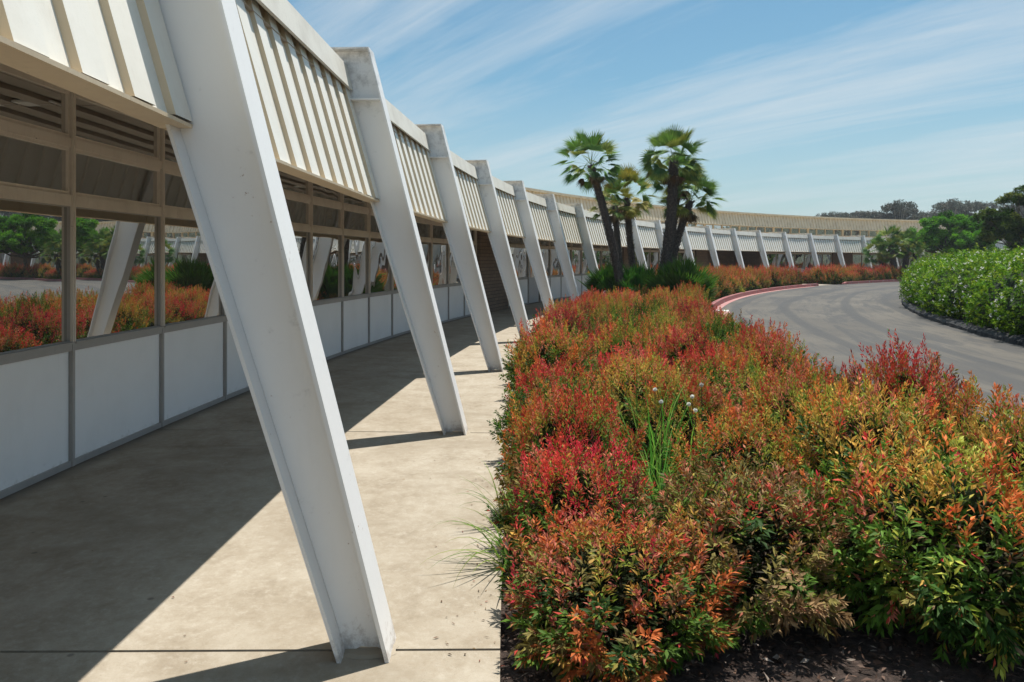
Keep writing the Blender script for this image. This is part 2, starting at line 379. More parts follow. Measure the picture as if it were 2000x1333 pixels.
o=g.build('black_kerb',M['blackstone']); tag(o,'lumpy black kerb curving round the green hedge island',kind='structure')

# ------------------------------------------------------------------ building
bld=thing('round_building','long curved single storey building with leaning white steel columns, cream ribbed fascia and reflective windows','building',P(77,.6),world=True)
NB=34
def build_column(k):
    a=colang(k); hw=.105/R   # flange half width
    g=MB()
    th=.016
    def dep(z): return .205+.065*z
    wa=.006/R
    zs=[0.0,.6,1.2,1.8,2.4,2.95,ZT]
    r_end=R+LEAN*ZT+1.25
    zb=3.08
    # web of the leg
    def ro(z): return R+LEAN*z
    def wq(p0,p1,p2,p3):   # prism in the (r,z) plane
        c=[P(p0[0],a-wa,p0[1]),P(p1[0],a-wa,p1[1]),P(p1[0],a+wa,p1[1]),P(p0[0],a+wa,p0[1]),
           P(p3[0],a-wa,p3[1]),P(p2[0],a-wa,p2[1]),P(p2[0],a+wa,p2[1]),P(p3[0],a+wa,p3[1])]
        g.hexa(c)
    # foot: the web is cut in a shallow arch
    f0=[(ro(0)+th,-.01),(ro(0)+.06,.016),(ro(0)+.13,.018),(ro(0)+dep(0)-th,-.01)]
    top=[(ro(.12)+th+ (dep(.12)-2*th)*t,.12) for t in (0,.3,.62,1)]
    for i in range(3): wq(f0[i],f0[i+1],top[i+1],top[i])
    z0=.12
    for z in zs[1:-1]+[zb]:
        wq((ro(z0)+th,z0),(ro(z0)+dep(z0)-th,z0),(ro(z)+dep(z)-th,z),(ro(z)+th,z)); z0=z
    # knee and beam web
    ri=ro(zb)+dep(zb)
    wq((ro(zb)+th,zb),(ri-th,zb),(ri-th+.1,ZT-th),(ro(ZT)+th,ZT-th))
    wq((ri-th,zb+.02),(r_end,zb+.02),(r_end,ZT-th),(ri-th+.1,ZT-th))
    # outer flange
    def fl(ra,za,rb,zb_,t,hw_=hw):
        c=[P(ra,a-hw_,za),P(ra+t,a-hw_,za),P(ra+t,a+hw_,za),P(ra,a+hw_,za),P(rb,a-hw_,zb_),P(rb+t,a-hw_,zb_),P(rb+t,a+hw_,zb_),P(rb,a+hw_,zb_)]
        g.hexa(c)
    fl(ro(-.03),-.03,ro(ZT),ZT,th)
    fl(ro(-.03)+dep(0)-th,-.03,ro(3.06)+dep(3.06)-th,3.06,th)
    # top flange and stiffener, bottom flange of the beam
    def pl(r0,r1,z0,z1,h=hw):
        g.abox(r0,r1,a-h,a+h,z0,z1)
    pl(ro(ZT)+th+.001,r_end,ZT-th,ZT-.001,hw)
    pl(ro(3.07)+th+.002,ri-th-.001,3.066,3.08,hw*.97)
    pl(ri+.002,r_end,3.062,3.078,hw)
    # welded seam ridge up the knee
    c=g.build('column',M['steel'],bld)
    # rough grout pad at the foot
    gp=MB(); n=18; cx_=ro(0)+.105
    ring_=[]; 
    for i in range(n):
        t=2*math.pi*i/n; rr=random.uniform(.85,1.1); ring_.append((cx_+math.cos(t)*.125*rr,a+math.sin(t)*.085*rr/R))
    for i in range(n):
        p,q=ring_[i],ring_[(i+1)%n]
        gp.quad([P(p[0],p[1],.001),P(q[0],q[1],.001),P(cx_+(q[0]-cx_)*.75,a+(q[1]-a)*.75,.009),P(cx_+(p[0]-cx_)*.75,a+(p[1]-a)*.75,.009)])
    gp.quad([P(cx_+(p[0]-cx_)*.75,a+(p[1]-a)*.75,.009) for p in ring_])
    if k<6: gp.build('grout_pad',M['concrete'],c)
    # beam running back over the roof
    gb=MB()
    gb.abox(r_end+.002,83.45,a-wa,a+wa,3.3,ZT-th-.001)
    gb.abox(r_end+.002,83.45,a-hw*.9,a+hw*.9,ZT-th,ZT-.002)
    gb.build('roof_beam',M['beam'] if k>3 else M['steel'],c)  # farther beams carry the painted roof bounce
for k in range(0,NB): build_column(k)

def ro(z): return R+LEAN*z
OFF=.265
def fo(z): return .03*(z-2.2)
for k in range(-0,NB-1):
    a0=colang(k)+.010/R; a1=colang(k+1)-.010/R
    nper=12; d=.029
    g=MB(); z0,z1=2.160,3.24
    # box rib profile: list of (angle, offset)
    prof=[]; pa=(a1-a0)/nper; hs=.006/R
    for i in range(nper):
        b=a0+pa*i
        prof+=[(b,d),(b+pa*.48,d),(b+pa*.48+hs,0),(b+pa-hs,0)]
    prof.append((a1,d))
    for i in range(len(prof)-1):
        (b0,o0),(b1,o1)=prof[i],prof[i+1]
        za=z0
        g.quad([P(ro(za)+OFF+o0,b0,za),P(ro(za)+OFF+o1,b1,za),P(ro(z1)+OFF+fo(z1)+o1,b1,z1),P(ro(z1)+OFF+fo(z1)+o0,b0,z1)][::-1],1 if o0>o1 else 0)  # camera-facing returns take the painted-shade tan
    # back sheet
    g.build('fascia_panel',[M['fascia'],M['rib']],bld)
    # edge beam under the cladding: tan box
    g=MB(); g.abox(ro(2.15)+OFF+.006,ro(2.15)+OFF+.135,a0,a1,2.135,2.150); g.abox(ro(2.15)+OFF+.115,ro(2.15)+OFF+.135,a0,a1,2.1501,2.30); g.build('edge_beam',M['lip'],bld)
    g=MB(); g.abox(R+OFF-.005,R+OFF+.022,a0,a1,3.165,3.41,lean=LEAN)
    g.abox(ro(3.4)+OFF+.022,ro(3.4)+OFF+.13,a0,a1,3.395,3.408)
    g.build('coping',M['coping'],bld)
    # soffit deck, ribs running along the building
    g=MB(); r=ro(3.05)+OFF+.06; rr=[r+ .17*i for i in range(int((77.0-r)/.17)+1)]+[77.0]
    for i in range(len(rr)-1):
        z=3.055 if i%2 else 3.10
        g.quad([P(rr[i],a0,z),P(rr[i+1],a0,z),P(rr[i+1],a1,z),P(rr[i],a1,z)])
        zz=3.10 if i%2 else 3.055
        g.quad([P(rr[i+1],a0,z),P(rr[i+1],a0,zz),P(rr[i+1],a1,zz),P(rr[i+1],a1,z)])
    g.abox(77.0,83.5,a0-.011/R,a1+.011/R,3.12,3.36,1)
    g.abox(ro(3.3)+OFF+.05,77.0,a0,a1,3.16,3.36,1)
    g.build('roof',[M['deck'],M['gravel']],bld)

# --- wall line
WR=77.04
near=[.0285+.0188*i for i in range(-7,12)]         # up to .2353
near=[x for x in near if x>-.12]+[.2500]
segA=near
segB=[.2911,.3247]; DOOR1=(.3247,.3412)
segC=[.3436,.3600,.3786,.3967,.4147,.4326,.4505,.4690,.4880]
BR2=(.4900,.5050)
segD=[.5070,.5250,.5430,.5610,.5790,.5970,.6150,.6310]
BR3=(.6328,.6555); REC=(.6555,.7248); BR4=(.7248,.7723)
segE=[.7740,.7971,.8156,.8341,.8535,.8719,.8891,.9063]
BR5=(.9075,.9464)
segF=[.9480+.0180*i for i in range(0,12)]
BR6=(1.150,1.185)
segG=[1.187+.018*i for i in range(0,22)]
def brick(a0,a1,r0=76.93,r1=77.25,z1=3.12):
    g=MB(); g.abox(r0,r1,a0,a1,-.02,z1,0); g.build('brick_pier',M['brick'],bld)
brick(.2512,.2905,76.90); brick(*BR2); brick(*BR3); brick(*BR5); brick(*BR6); brick(.7620,.7723)
# recessed entrance
g=MB(); g.abox(79.0,79.2,REC[0]-.01,.7640,-.02,3.12); g.abox(77.26,79.0,.7625,.7665,-.02,3.12); g.abox(77.26,79.0,REC[0]-.008,REC[0]-.002,-.02,3.12); g.build('recess_wall',M['brick'],bld)
g=MB(); g.abox(78.93,78.98,.672,.70,0,2.5); dd=g.build('door',M['dark'],bld,label='dark double door deep in the shaded entrance recess')
g=MB(); g.abox(78.88,78.915,.6855,.6858,.9,1.3); g.build('handle',M['steel'],dd)
ring('walkway',77.0,79.0,REC[0]-.002,.7625,-.002,M['concrete'],8,1,'concrete floor of the shaded entrance recess')

def mull(a,w=.019,z1=3.06,m='frame'):
    g=MB(); hw=w/WR; g.abox(WR-.052,WR+.05,a-hw,a+hw,.965,z1,0); g.abox(WR-.048,WR+.05,a-hw*.85,a+hw*.85,-.01,.964,1)
    g.abox(WR-.060,WR-.0521,a-hw*.35,a+hw*.35,.965,z1,0)
    g.build('mullion',[M['frame'],M['frame_low']],bld)
def arcuv(a,z): return (a*WR,z)
def window(a0,a1,wavy):
    h=.019/WR; x0,x1=a0+h,a1-h
    g=MB()
    rails=[(.895,.963,1,.045),(2.012,2.10,0,.04),(2.465,2.54,0,.04),(2.90,3.06,0,.03)]
    for z0,z1,m,pr in rails: g.abox(WR-pr,WR+.05,x0,x1,z0,z1,m)
    g.abox(WR-.060,WR-.0451,x0,x1,.948,.963,1)
    # ventilator sashes
    for z0,z1 in ((2.10,2.465),(2.54,2.90)):
        s=.026; sw=s/WR; q=.030
        g.abox(WR-q,WR,x0+.0001,x0+sw,z0,z1); g.abox(WR-q,WR,x1-sw,x1-.0001,z0,z1)
        g.abox(WR-q,WR,x0+sw,x1-sw,z0,z0+s); g.abox(WR-q,WR,x0+sw,x1-sw,z1-s,z1)
    s=.007; sw=s/WR
    g.abox(WR-.03,WR,x0,x0+sw,.963,2.012,1); g.abox(WR-.03,WR,x1-sw,x1,.963,2.012,1)
    g.abox(WR-.03,WR,x0+sw,x1-sw,.963,.963+s,1); g.abox(WR-.03,WR,x0+sw,x1-sw,2.012-s,2.012,1)
    w=g.build('window',[M['frame'],M['frame_low']],bld)
    g=MB()
    for z0,z1 in ((.97,2.005),(2.12,2.45),(2.56,2.885)):
        rr=WR-.008+RNG.uniform(-.001,.001); t=RNG.uniform(-.0035,.0035)
        g.quad([P(rr,x0,z0),P(rr+t,x1,z0),P(rr+t,x1,z1),P(rr,x0,z1)][::-1],0,[arcuv(x0,z0),arcuv(x1,z0),arcuv(x1,z1),arcuv(x0,z1)][::-1])
    g.build('pane',M['glass_wavy' if wavy else 'glass'],w)
    g=MB(); g.abox(WR-.018,WR+.02,x0+.003/WR,x1-.003/WR,.045,.893); g.abox(WR-.04,WR+.05,x0,x1,-.01,.0449,1); g.build('wall_panel',[M['panel'],M['frame_low']],bld)
allseg=[segA,segB,segC,segD,segE,segF,segG]
for sidx,s in enumerate(allseg):
    for i,a in enumerate(s):
        mull(a)
        if i<len(s)-1: window(a,s[i+1], a>.085)
# solid wall and dark room behind
g=MB()
for i in range(70):
    b0=-.12+1.8*i/70; b1=-.12+1.8*(i+1)/70
    if b1<REC[0] or b0>.7660: g.abox(77.3,77.34,b0,b1,0,3.1)
g.build('back_wall',M['dark'],bld)
# door with glass
g=MB(); x0,x1=DOOR1
g.abox(WR-.05,WR,x0+.0006,x1-.0006,.02,.95); g.abox(WR-.05,WR,x0+.0006,x0+.0030,.951,2.04); g.abox(WR-.05,WR,x1-.0038,x1-.0006,.951,2.04); g.abox(WR-.05,WR,x0+.0031,x1-.0039,1.93,2.04)
d=g.build('door',M['door'],bld,label='pale grey door with a tall glass pane in the window wall')
g=MB(); g.quad([P(WR-.02,x0+.003,.951),P(WR-.02,x1-.0038,.951),P(WR-.02,x1-.0038,1.93),P(WR-.02,x0+.003,1.93)][::-1],0,[arcuv(x0,.95),arcuv(x1,.95),arcuv(x1,1.93),arcuv(x0,1.93)][::-1]); g.build('pane',M['glass_wavy'],d)
g=MB(); g.abox(WR-.11,WR-.085,x1-.0030,x1-.0027,.85,1.25); g.abox(WR-.085,WR-.05,x1-.0030,x1-.0027,.87,.90); g.abox(WR-.085,WR-.05,x1-.0030,x1-.0027,1.20,1.23); g.build('handle',M['dark'],d)
g=MB(); g.abox(WR-.06,WR+.04,x0+.0004,x1-.0004,2.045,3.06); g.build('transom_panel',M['frame'],bld)

# --- upper drum
UR=83.55
a=.10; i=0
wide0=.6815; per=.0612
g=MB(); g.abox
k0=-16
npost=0
for q in range(-12,26):
    w0=wide0+per*q
    for j in range(4):
        b0=w0+per*j/4; b1=w0+per*(j+1)/4
        if b0<.05 or b0>1.75: continue
        if .62<b0<1.25:    # glazed where it can be seen
            hw=(.13 if j==0 else .055)/UR
            hn=(.13 if j==3 else .055)/UR
            g=MB(); g.abox(UR-.07,UR,b0-hw,b0+hw,3.6,4.62); g.build('clerestory_post',M['clere'],bld)
            w=MB(); w.abox(UR-.03,UR,b0+hw,b1-hn,3.55,3.86); w.abox(UR-.03,UR,b0+hw,b1-hn,4.55,4.62)
            w=w.build('clerestory_window',M['clere'],bld)
            g=MB(); g.quad([P(UR-.015,b0+hw,3.86),P(UR-.015,b1-hn,3.86),P(UR-.015,b1-hn,4.55),P(UR-.015,b0+hw,4.55)][::-1],0,[arcuv(b0,3.86),arcuv(b1,3.86),arcuv(b1,4.55),arcuv(b0,4.55)][::-1]); g.build('pane',M['glass_wavy'],w)
        else:
            g=MB(); g.abox(UR-.05,UR,b0,b1,3.6,4.62)
            for t in range(4): g.abox(UR-.08,UR-.051,b0+.0006,b1-.0006,3.75+.2*t,3.83+.2*t)
            if b0<.62 : g.build('louvre_panel',M['clere'],bld)
            else: g.build('upper_wall',M['clere'],bld)
for q in range(-11,20):
    b0=wide0+per*q+.0001; b1=b0+per-.0002
    if b1>1.78: continue
    g=MB(); n=12; z0,z1=4.50,5.48; pa=(b1-b0)/n; rr=lambda z: 82.98+.25*(z-4.5)
    prof=[]
    for i in range(n):
        b=b0+pa*i; prof+=[(b,.05),(b+pa*.48,.05),(b+pa*.5,0),(b+pa*.98,0)]
    prof.append((b1,.05))
    for i in range(len(prof)-1):
        (c0,o0),(c1,o1)=prof[i],prof[i+1]
        g.quad([P(rr(z0)+o0,c0,z0),P(rr(z0)+o1,c1,z0),P(rr(z1)+o1,c1,z1),P(rr(z1)+o0,c0,z1)][::-1])
    g.build('upper_fascia',M['fascia_up'],bld)
    g=MB(); g.abox(83.10,83.30,b0-.0001,b1+.0001,5.481,5.62); g.abox(82.99,UR+.02,b0-.0001,b1+.0001,4.46,4.499); g.abox(83.30,92,b0-.0001,b1+.0001,5.45,5.56); g.build('upper_coping',M['fascia_up'],bld)
g=MB()
for q in range(60):
    b0=-.12+1.9*q/60; g.abox(UR+.02,UR+.1,b0,b0+1.9/60,3.2,5.44)
g.build('inner_wall',M['clere'],bld)

# ------------------------------------------------------------------ shrubs
PAL={'crimson':(.55,.04,.05),'red':(.60,.085,.05),'orange':(.62,.18,.045),'salmon':(.62,.20,.12),'gold':(.56,.34,.07),
     'lime':(.34,.36,.055),'green':(.085,.17,.02),'dgreen':(.035,.085,.014),'brown':(.24,.12,.045),'plum':(.15,.025,.03),'olive':(.24,.20,.055),'tan':(.42,.27,.13)}
NM=list(PAL); PC=np.array([PAL[k] for k in NM])
def wts(**k): w=np.array([k.get(n,0.0) for n in NM],float); return w/w.sum()
VAR={
 'red':      (wts(crimson=6,red=6,salmon=4,orange=2.5,gold=1.2,plum=.5,lime=.6),          wts(red=1,orange=2,olive=3,green=4,brown=2,dgreen=2)),
 'orange':   (wts(crimson=1,red=2.5,orange=5,salmon=5,gold=3,lime=2),                  wts(orange=1.5,gold=2,olive=4,green=5,dgreen=3,brown=1)),
 'golden':   (wts(orange=3,gold=5,lime=5,salmon=2,red=1),                    wts(gold=2,lime=2,green=5,olive=3,dgreen=2)),
 'green and orange':(wts(orange=2.5,gold=3,lime=6,red=2,green=4,salmon=1,crimson=1), wts(green=6,dgreen=3,olive=2,lime=2,brown=.6)),
 'olive brown':(wts(brown=3,salmon=3,tan=4,olive=4,gold=1,red=1),            wts(olive=5,tan=2.5,green=4,brown=2.5,dgreen=2)),
 'crimson':  (wts(crimson=6,red=5,plum=3,orange=2,salmon=1),                 wts(green=4,olive=2,brown=1,plum=.7,dgreen=5)),
 'dark green':(wts(green=5,dgreen=4,lime=2,crimson=1,brown=2,orange=1),      wts(green=4,dgreen=6,olive=1)),
}
def make_shrub(key,seed,nsp=370,ml=40,ls=.86):
    rg=np.random.default_rng(seed); wt,wl=VAR[key]
    rx,zc,ru=.48,.24,.44
    # sprays on the dome
    n=nsp; ph=rg.uniform(0,2*np.pi,n); u=rg.uniform(-.62,1,n); ep=np.arcsin(u)
    lump=1+.13*np.sin(3*ph+rg.uniform(0,6))*np.cos(ep)+.10*np.sin(7*ph+4*ep+rg.uniform(0,6))+rg.normal(0,.07,n)
    nx=np.stack([np.cos(ph)*np.cos(ep),np.sin(ph)*np.cos(ep),np.sin(ep)],1)
    zz=np.where(u>0,zc+ru*u*lump,zc+.26*u)
    flo=np.where(u>0,1,1-.15*(-u))
    sp=np.stack([nx[:,0]*rx*lump*flo,nx[:,1]*rx*lump*flo,zz],1)
    uw=np.clip(u*1.5+.45,-.55,1.0)[:,None]
    sd=unit(nx*.60+np.array([0,0,1.])*uw*1.0+rg.normal(0,.24,(n,3)))
    Ls=rg.uniform(.14,.27,n)*np.where(u>0.1,1.,.85)
    # patchy colour: clusters of sprays share a colour
    cen=unit(rg.normal(0,1,(26,3))+np.array([0,0,.4])); lab=np.argmax(nx@cen.T+rg.normal(0,.05,(n,26)),1)
    up=u+rg.normal(0,.24,n)>.36
    ctop=rg.choice(len(NM),26,p=wt); clow=rg.choice(len(NM),26,p=wl)
    solo_t=rg.choice(len(NM),n,p=wt); solo_l=rg.choice(len(NM),n,p=wl); use=rg.random(n)<.42
    ci=np.where(up,np.where(use,solo_t,ctop[lab]),np.where(use,solo_l,clow[lab]))
    # leaves
    t=(np.arange(ml)[None,:]+rg.random((n,ml)))/ml
    az=rg.uniform(0,2*np.pi,(n,ml))
    ax=unit(np.cross(sd,np.array([.31,.2,.93]))) ; ay=np.cross(sd,ax)
    rad=np.cos(az)[...,None]*ax[:,None,:]+np.sin(az)[...,None]*ay[:,None,:]
    off=(1-t)**.8*.05*ls
    base=sp[:,None,:]+sd[:,None,:]*(Ls[:,None]*(t-.55))[...,None]+rad*(off*rg.uniform(.2,1.25,(n,ml)))[...,None]
    dirn=unit(sd[:,None,:]*.80+rad*(.85-.45*t)[...,None]+np.array([0,0,-1.])*(np.where(up,0.0,.38))[:,None,None]+rg.normal(0,.18,(n,ml,3)))
    nor=unit(np.cross(dirn,rad)*rg.normal(0,.5,(n,ml,1))+sd[:,None,:]*1.0+rg.normal(0,.45,(n,ml,3)))
    sz=ls*rg.uniform(.034,.058,(n,ml))*(1.08-.28*t)*np.where(up,1.0,1.38)[:,None]
    c=PC[ci][:,None,:]*np.ones((n,ml,1))
    # leaves low on a spray turn greener; tips keep the colour
    gp=np.clip(.84-1.35*t+rg.normal(0,.12,(n,ml)),0.02,.75)*np.where(up,1,.35)[:,None]
    gm=rg.random((n,ml))<gp; gc=np.array([[.26,.34,.04],[.13,.24,.025],[.46,.38,.06],[.05,.12,.015]])[rg.choice(4,gm.sum(),p=[.35,.3,.2,.15])]; c[gm]=gc
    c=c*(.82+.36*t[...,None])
    c=c*rg.uniform(.65,1.3,(n,ml,1)); dd=rg.random((n,ml))<.025; c[dd]=np.array([.20,.13,.07]); j=rg.random((n,ml))<.06; c[j]=PC[rg.choice(len(NM),j.sum(),p=wt)]
    # inner leaves, coloured near-black to paint in the shade of the gaps
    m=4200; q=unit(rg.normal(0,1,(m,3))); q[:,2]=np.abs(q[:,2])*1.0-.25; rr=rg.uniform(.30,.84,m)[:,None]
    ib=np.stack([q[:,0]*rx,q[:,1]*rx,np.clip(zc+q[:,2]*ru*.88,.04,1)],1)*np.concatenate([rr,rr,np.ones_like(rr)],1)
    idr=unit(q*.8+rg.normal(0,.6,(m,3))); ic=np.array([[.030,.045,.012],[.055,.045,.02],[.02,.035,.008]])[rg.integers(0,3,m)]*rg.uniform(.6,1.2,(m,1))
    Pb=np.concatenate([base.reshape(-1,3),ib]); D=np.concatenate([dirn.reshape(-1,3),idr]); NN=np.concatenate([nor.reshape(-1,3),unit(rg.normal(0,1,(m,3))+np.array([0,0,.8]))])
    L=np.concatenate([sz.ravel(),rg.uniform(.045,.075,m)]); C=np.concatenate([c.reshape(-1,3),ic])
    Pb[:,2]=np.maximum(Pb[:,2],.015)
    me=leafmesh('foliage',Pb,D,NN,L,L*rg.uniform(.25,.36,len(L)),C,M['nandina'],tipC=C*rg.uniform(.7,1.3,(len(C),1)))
    s=MB()
    for i in rg.choice(n,46,replace=False):
        e=sp[i]-sd[i]*.05; b=(e[0]*.22,e[1]*.22,-.03); mid=(e[0]*.5,e[1]*.5,e[2]*.55)
        s.tube([b,mid,tuple(e)],[.006,.0045,.0025],4,cap=False)
    return me, s.mesh('stems',M['stem'])
SH={k:[make_shrub(k,100+7*i+j) for j in range(2)]+[make_shrub(k,300+7*i+j,360,46,.74) for j in range(2)] for i,k in enumerate(VAR)}
ORD=['','first','second','third','fourth','fifth','sixth','seventh','eighth','ninth','tenth','eleventh','twelfth','thirteenth','fourteenth','fifteenth','sixteenth','seventeenth','eighteenth','nineteenth','twentieth','twenty-first','twenty-second','twenty-third','twenty-fourth']
ADJ={'red':'red and salmon','orange':'orange and red','golden':'golden orange','green and orange':'green and orange','olive brown':'olive brown','crimson':'deep crimson','dark green':'dark green and red'}
def put_shrub(key,j,r,a,s,rz,sh,rowname,k,slot,group,tilt=0):
    where=['level with the %s column'%ORD[k],'just past the %s column'%ORD[k],'midway between %s and %s columns'%(ORD[k],ORD[k+1]),'just before the %s column'%ORD[k+1]][slot]
    lab='%s nandina bush in %s row, %s'%(ADJ[key],rowname,where)
    x,y,z=P(r,a,-.03)
    o=thing('nandina_shrub',lab,'shrub',(x,y,z),rz,group)
    o.scale=(s,s,sh)
    f,st=SH[key][j]
    link('foliage',f,o); link('stems',st,o)
    return o
keys=list(VAR)
rs=random.Random(5)
GF='nandina bushes filling the near bed'
over={ # (index,row): key, X, Y, scale, height
 (0,0):('orange',.44,3.38,.90,.64),(0,1):('olive brown',1.15,3.80,1.0,.76),(0,2):('green and orange',1.98,3.64,1.12,1.0),(0,3):('green and orange',2.85,4.20,1.0,1.08),
 (1,0):('crimson',.36,4.28,.76,.80),(1,1):('orange',1.42,4.95,.82,.86),(1,2):('golden',2.15,4.85,.95,1.10),(1,3):('orange',2.95,5.15,.9,1.02),
 (2,0):('red',.36,5.15,.80,.98),(2,1):('golden',1.32,5.95,.84,.95),(2,2):('orange',2.10,5.85,.92,1.05),(2,3):('crimson',3.02,6.1,.86,1.22),
 (3,0):('dark green',.40,6.25,.86,.84),(3,1):('golden',1.12,6.9,.86,.98),(3,2):('green and orange',2.0,6.85,.86,.90),(3,3):('dark green',2.72,7.15,.78,.84),
 (4,0):('red',.38,7.2,.8,.88),(4,1):('red',1.2,7.85,.84,1.0)}
rows=[(73.30,'walkway side'),(72.46,'second'),(71.68,'third'),(70.98,'road side')]
for i in range(0,20):
    for w,(rr,rn) in enumerate(rows):
        aa=.0010+DA/4*i + (.0035 if w%2 else 0) + rs.uniform(-.0025,.0025); r_=rr+rs.uniform(-.10,.10)
        key=rs.choice(['red','orange','golden','golden','crimson','red','green and orange','green and orange','orange','green and orange','dark green' if i<12 else 'golden']); s=rs.uniform(.72,.90); h=rs.uniform(.84,1.22)
        if (i,w) in over:
            key,X_,Y_,s,h=over[(i,w)]; aa=math.atan2(Y_-CY,CX-X_); r_=math.hypot(Y_-CY,CX-X_)
        k=1+i//4
        put_shrub(key,rs.randrange(2)+(0 if i<1 else 2),r_,aa,s*1.03,rs.uniform(0,6.28),h*1.05,rn,k,i%4,GF)
GR='nandina bushes along the first red kerb'
for i in range(22,49):
    for w,(rr,rn) in enumerate([(73.0,'back'),(72.1,'middle'),(71.25,'front')]):
        aa=A0+DA/4*i+rs.uniform(-.002,.002)
        if aa>.672 or (w==2 and i<23): continue
        key=rs.choice(['red','orange','orange','orange','golden']); k=1+i//4
        sfac=1.0 if aa>.36 else .85
        put_shrub(key,rs.randrange(2)+2,rr+rs.uniform(-.1,.1),aa,rs.uniform(.75,1.2)*sfac,rs.uniform(0,6.28),rs.uniform(1.0,1.75)*sfac,rn,k,i%4,GR)
GS='nandina bushes beyond the crossing path'
for i in range(54,84):
    for w,(rr,rn) in enumerate([(72.9,'back'),(71.9,'middle'),(71.0,'front')]):
        aa=A0+DA/4*i+rs.uniform(-.002,.002)
        if w==1 and i%2: continue
        key=rs.choice(['red','orange','red','orange','crimson']); k=1+i//4
        put_shrub(key,rs.randrange(2)+2,rr+rs.uniform(-.1,.1),aa,rs.uniform(.8,1.25),rs.uniform(0,6.28),rs.uniform(1.0,1.75),rn+' far',k,i%4,GS)

g=MB(); nH=90
for j in range(5):
    for i in range(nH+1):
        t_=math.radians(40+ (160-40)*i/nH); D_=150+j*18; hh=[-.5,7,13,17,14][j]*(.55+.45*abs(math.sin(i*.13+1))+.12*math.sin(i*.9+j))*min(1,i/6,(nH-i)/6)
        g.v.append((math.sin(t_)*D_,math.cos(t_)*D_,hh-.3))
for j in range(4):
    for i in range(nH):
        q=j*(nH+1)+i; g.f.append((q,q+1,q+nH+2,q+nH+1)[::-1]); g.m.append(0); g.uv.append([(0,0)]*4)
M['hill']=m_simple('wooded_hillside',[(.35,(.018,.03,.012)),(.5,(.05,.065,.03)),(.7,(.12,.12,.08))],.25,bs=1,bd=1.0)
tag(g.build('hills',M['hill'],smooth=True),'low wooded hillside across the drive seen in the window reflections',kind='structure')

# bark chips on the front of the bed
n=9000; x=RNG.uniform(-.05,3.6,n); y=RNG.uniform(2.2,4.6,n); z=np.full(n,-.045)+RNG.uniform(0,.02,n)
d=unit(np.stack([RNG.normal(0,1,n),RNG.normal(0,1,n),RNG.normal(0,.25,n)],1)); nn=unit(np.stack([RNG.normal(0,.5,n),RNG.normal(0,.5,n),np.ones(n)],1))
cc=np.array([[.10,.058,.042],[.19,.12,.09],[.36,.29,.24],[.04,.025,.02]])[RNG.choice(4,n,p=[.4,.3,.12,.18])]*RNG.uniform(.6,1.3,(n,1))
L=RNG.uniform(.012,.05,n); me=leafmesh('bark_chips',np.stack([x,y,z],1),d,nn,L,L*RNG.uniform(.15,.5,n),cc,M['nandina'],simple=True,bend=.05)
n=700; a_=RNG.uniform(-.06,.25,n); r_=73.60+np.abs(RNG.normal(0,.16,n))+.02; r_=np.where(RNG.random(n)<.25,RNG.uniform(73.7,76.9,n),r_)
pl_=np.stack([CX-r_*np.cos(a_),CY+r_*np.sin(a_),np.full(n,.004)],1); q=RNG.uniform(0,6.28,n)
cl_=np.array([[.20,.10,.05],[.30,.07,.04],[.12,.08,.05],[.34,.22,.10]])[RNG.choice(4,n)]*RNG.uniform(.6,1.2,(n,1))
ml_=leafmesh('fallen_leaves',pl_,np.stack([np.cos(q),np.sin(q),np.full(n,.08)],1),np.tile([0.,0.,1.],(n,1)),RNG.uniform(.010,.032,n),RNG.uniform(.004,.010,n),cl_,M['nandina'],simple=True,bend=.02)
tag(link('fallen_leaves',ml_),'small fallen leaves scattered on the walkway along the planting bed','leaf litter',kind='stuff')
tag(link('bark_chips',me),'dark bark chips and dead leaves scattered in front of the near shrubs','mulch',kind='stuff')

# ------------------------------------------------------------------ grass tufts and white flowers
def ribbon_mesh(name,blades,m):
    V=[];F=[];C=[]
    for pts,w,c in blades:
        b=len(V); n=len(pts)
        for i,p in enumerate(pts):
            p=Vector(p); d=(Vector(pts[min(i+1,n-1)])-Vector(pts[max(i-1,0)])).normalized(); s=d.cross(Vector((0,0,1)))
            if s.length<.05: s=Vector((1,0,0))
            s.normalize(); ww=w*(1-(i/(n-1))**1.6)+.0006
            V+= [tuple(p-s*ww*.5),tuple(p+Vector((0,0,-ww*.25))),tuple(p+s*ww*.5)]; C+=[c]*3
        for i in range(n-1):
            q=b+3*i; F+=[(q,q+1,q+4,q+3),(q+1,q+2,q+5,q+4)]
    me=bpy.data.meshes.new(name); me.from_pydata(V,[],F); ca=me.color_attributes.new('Col','FLOAT_COLOR','POINT')
    ca.data.foreach_set('color',[k for c in C for k in (c[0],c[1],c[2],1)]); me.materials.append(m); me.polygons.foreach_set('use_smooth',[True]*len(F)); return me
def arc_blade(b,az,L,lean,drop,n=9):
    pts=[]; p=Vector(b); el=math.radians(90-lean)
    for i in range(n):
        pts.append(tuple(p)); e=el-math.radians(drop)*(i/(n-1))**1.3
        p=p+Vector((math.cos(az)*math.cos(e),math.sin(az)*math.cos(e),math.sin(e)))*(L/(n-1))
    return pts
def grass(label,loc,n,L,az,spread,lean,drop,cols):
    bl=[]
    for i in range(n):
        a=az+rs.gauss(0,spread); l=rs.uniform(L*.6,L*1.1)
        c=rs.choice(cols); v=rs.uniform(.7,1.25)
        bl.append((arc_blade((rs.gauss(0,.03 if spread<2 else .12),rs.gauss(0,.06 if spread<2 else .16),0),a,l,rs.uniform(*lean),rs.uniform(*drop)),rs.uniform(.009,.014),(c[0]*v,c[1]*v,c[2]*v)))
    o=link('grass_tuft',ribbon_mesh('grass_tuft',bl,M['leaf']),loc=loc); tag(o,label,'grass'); return o
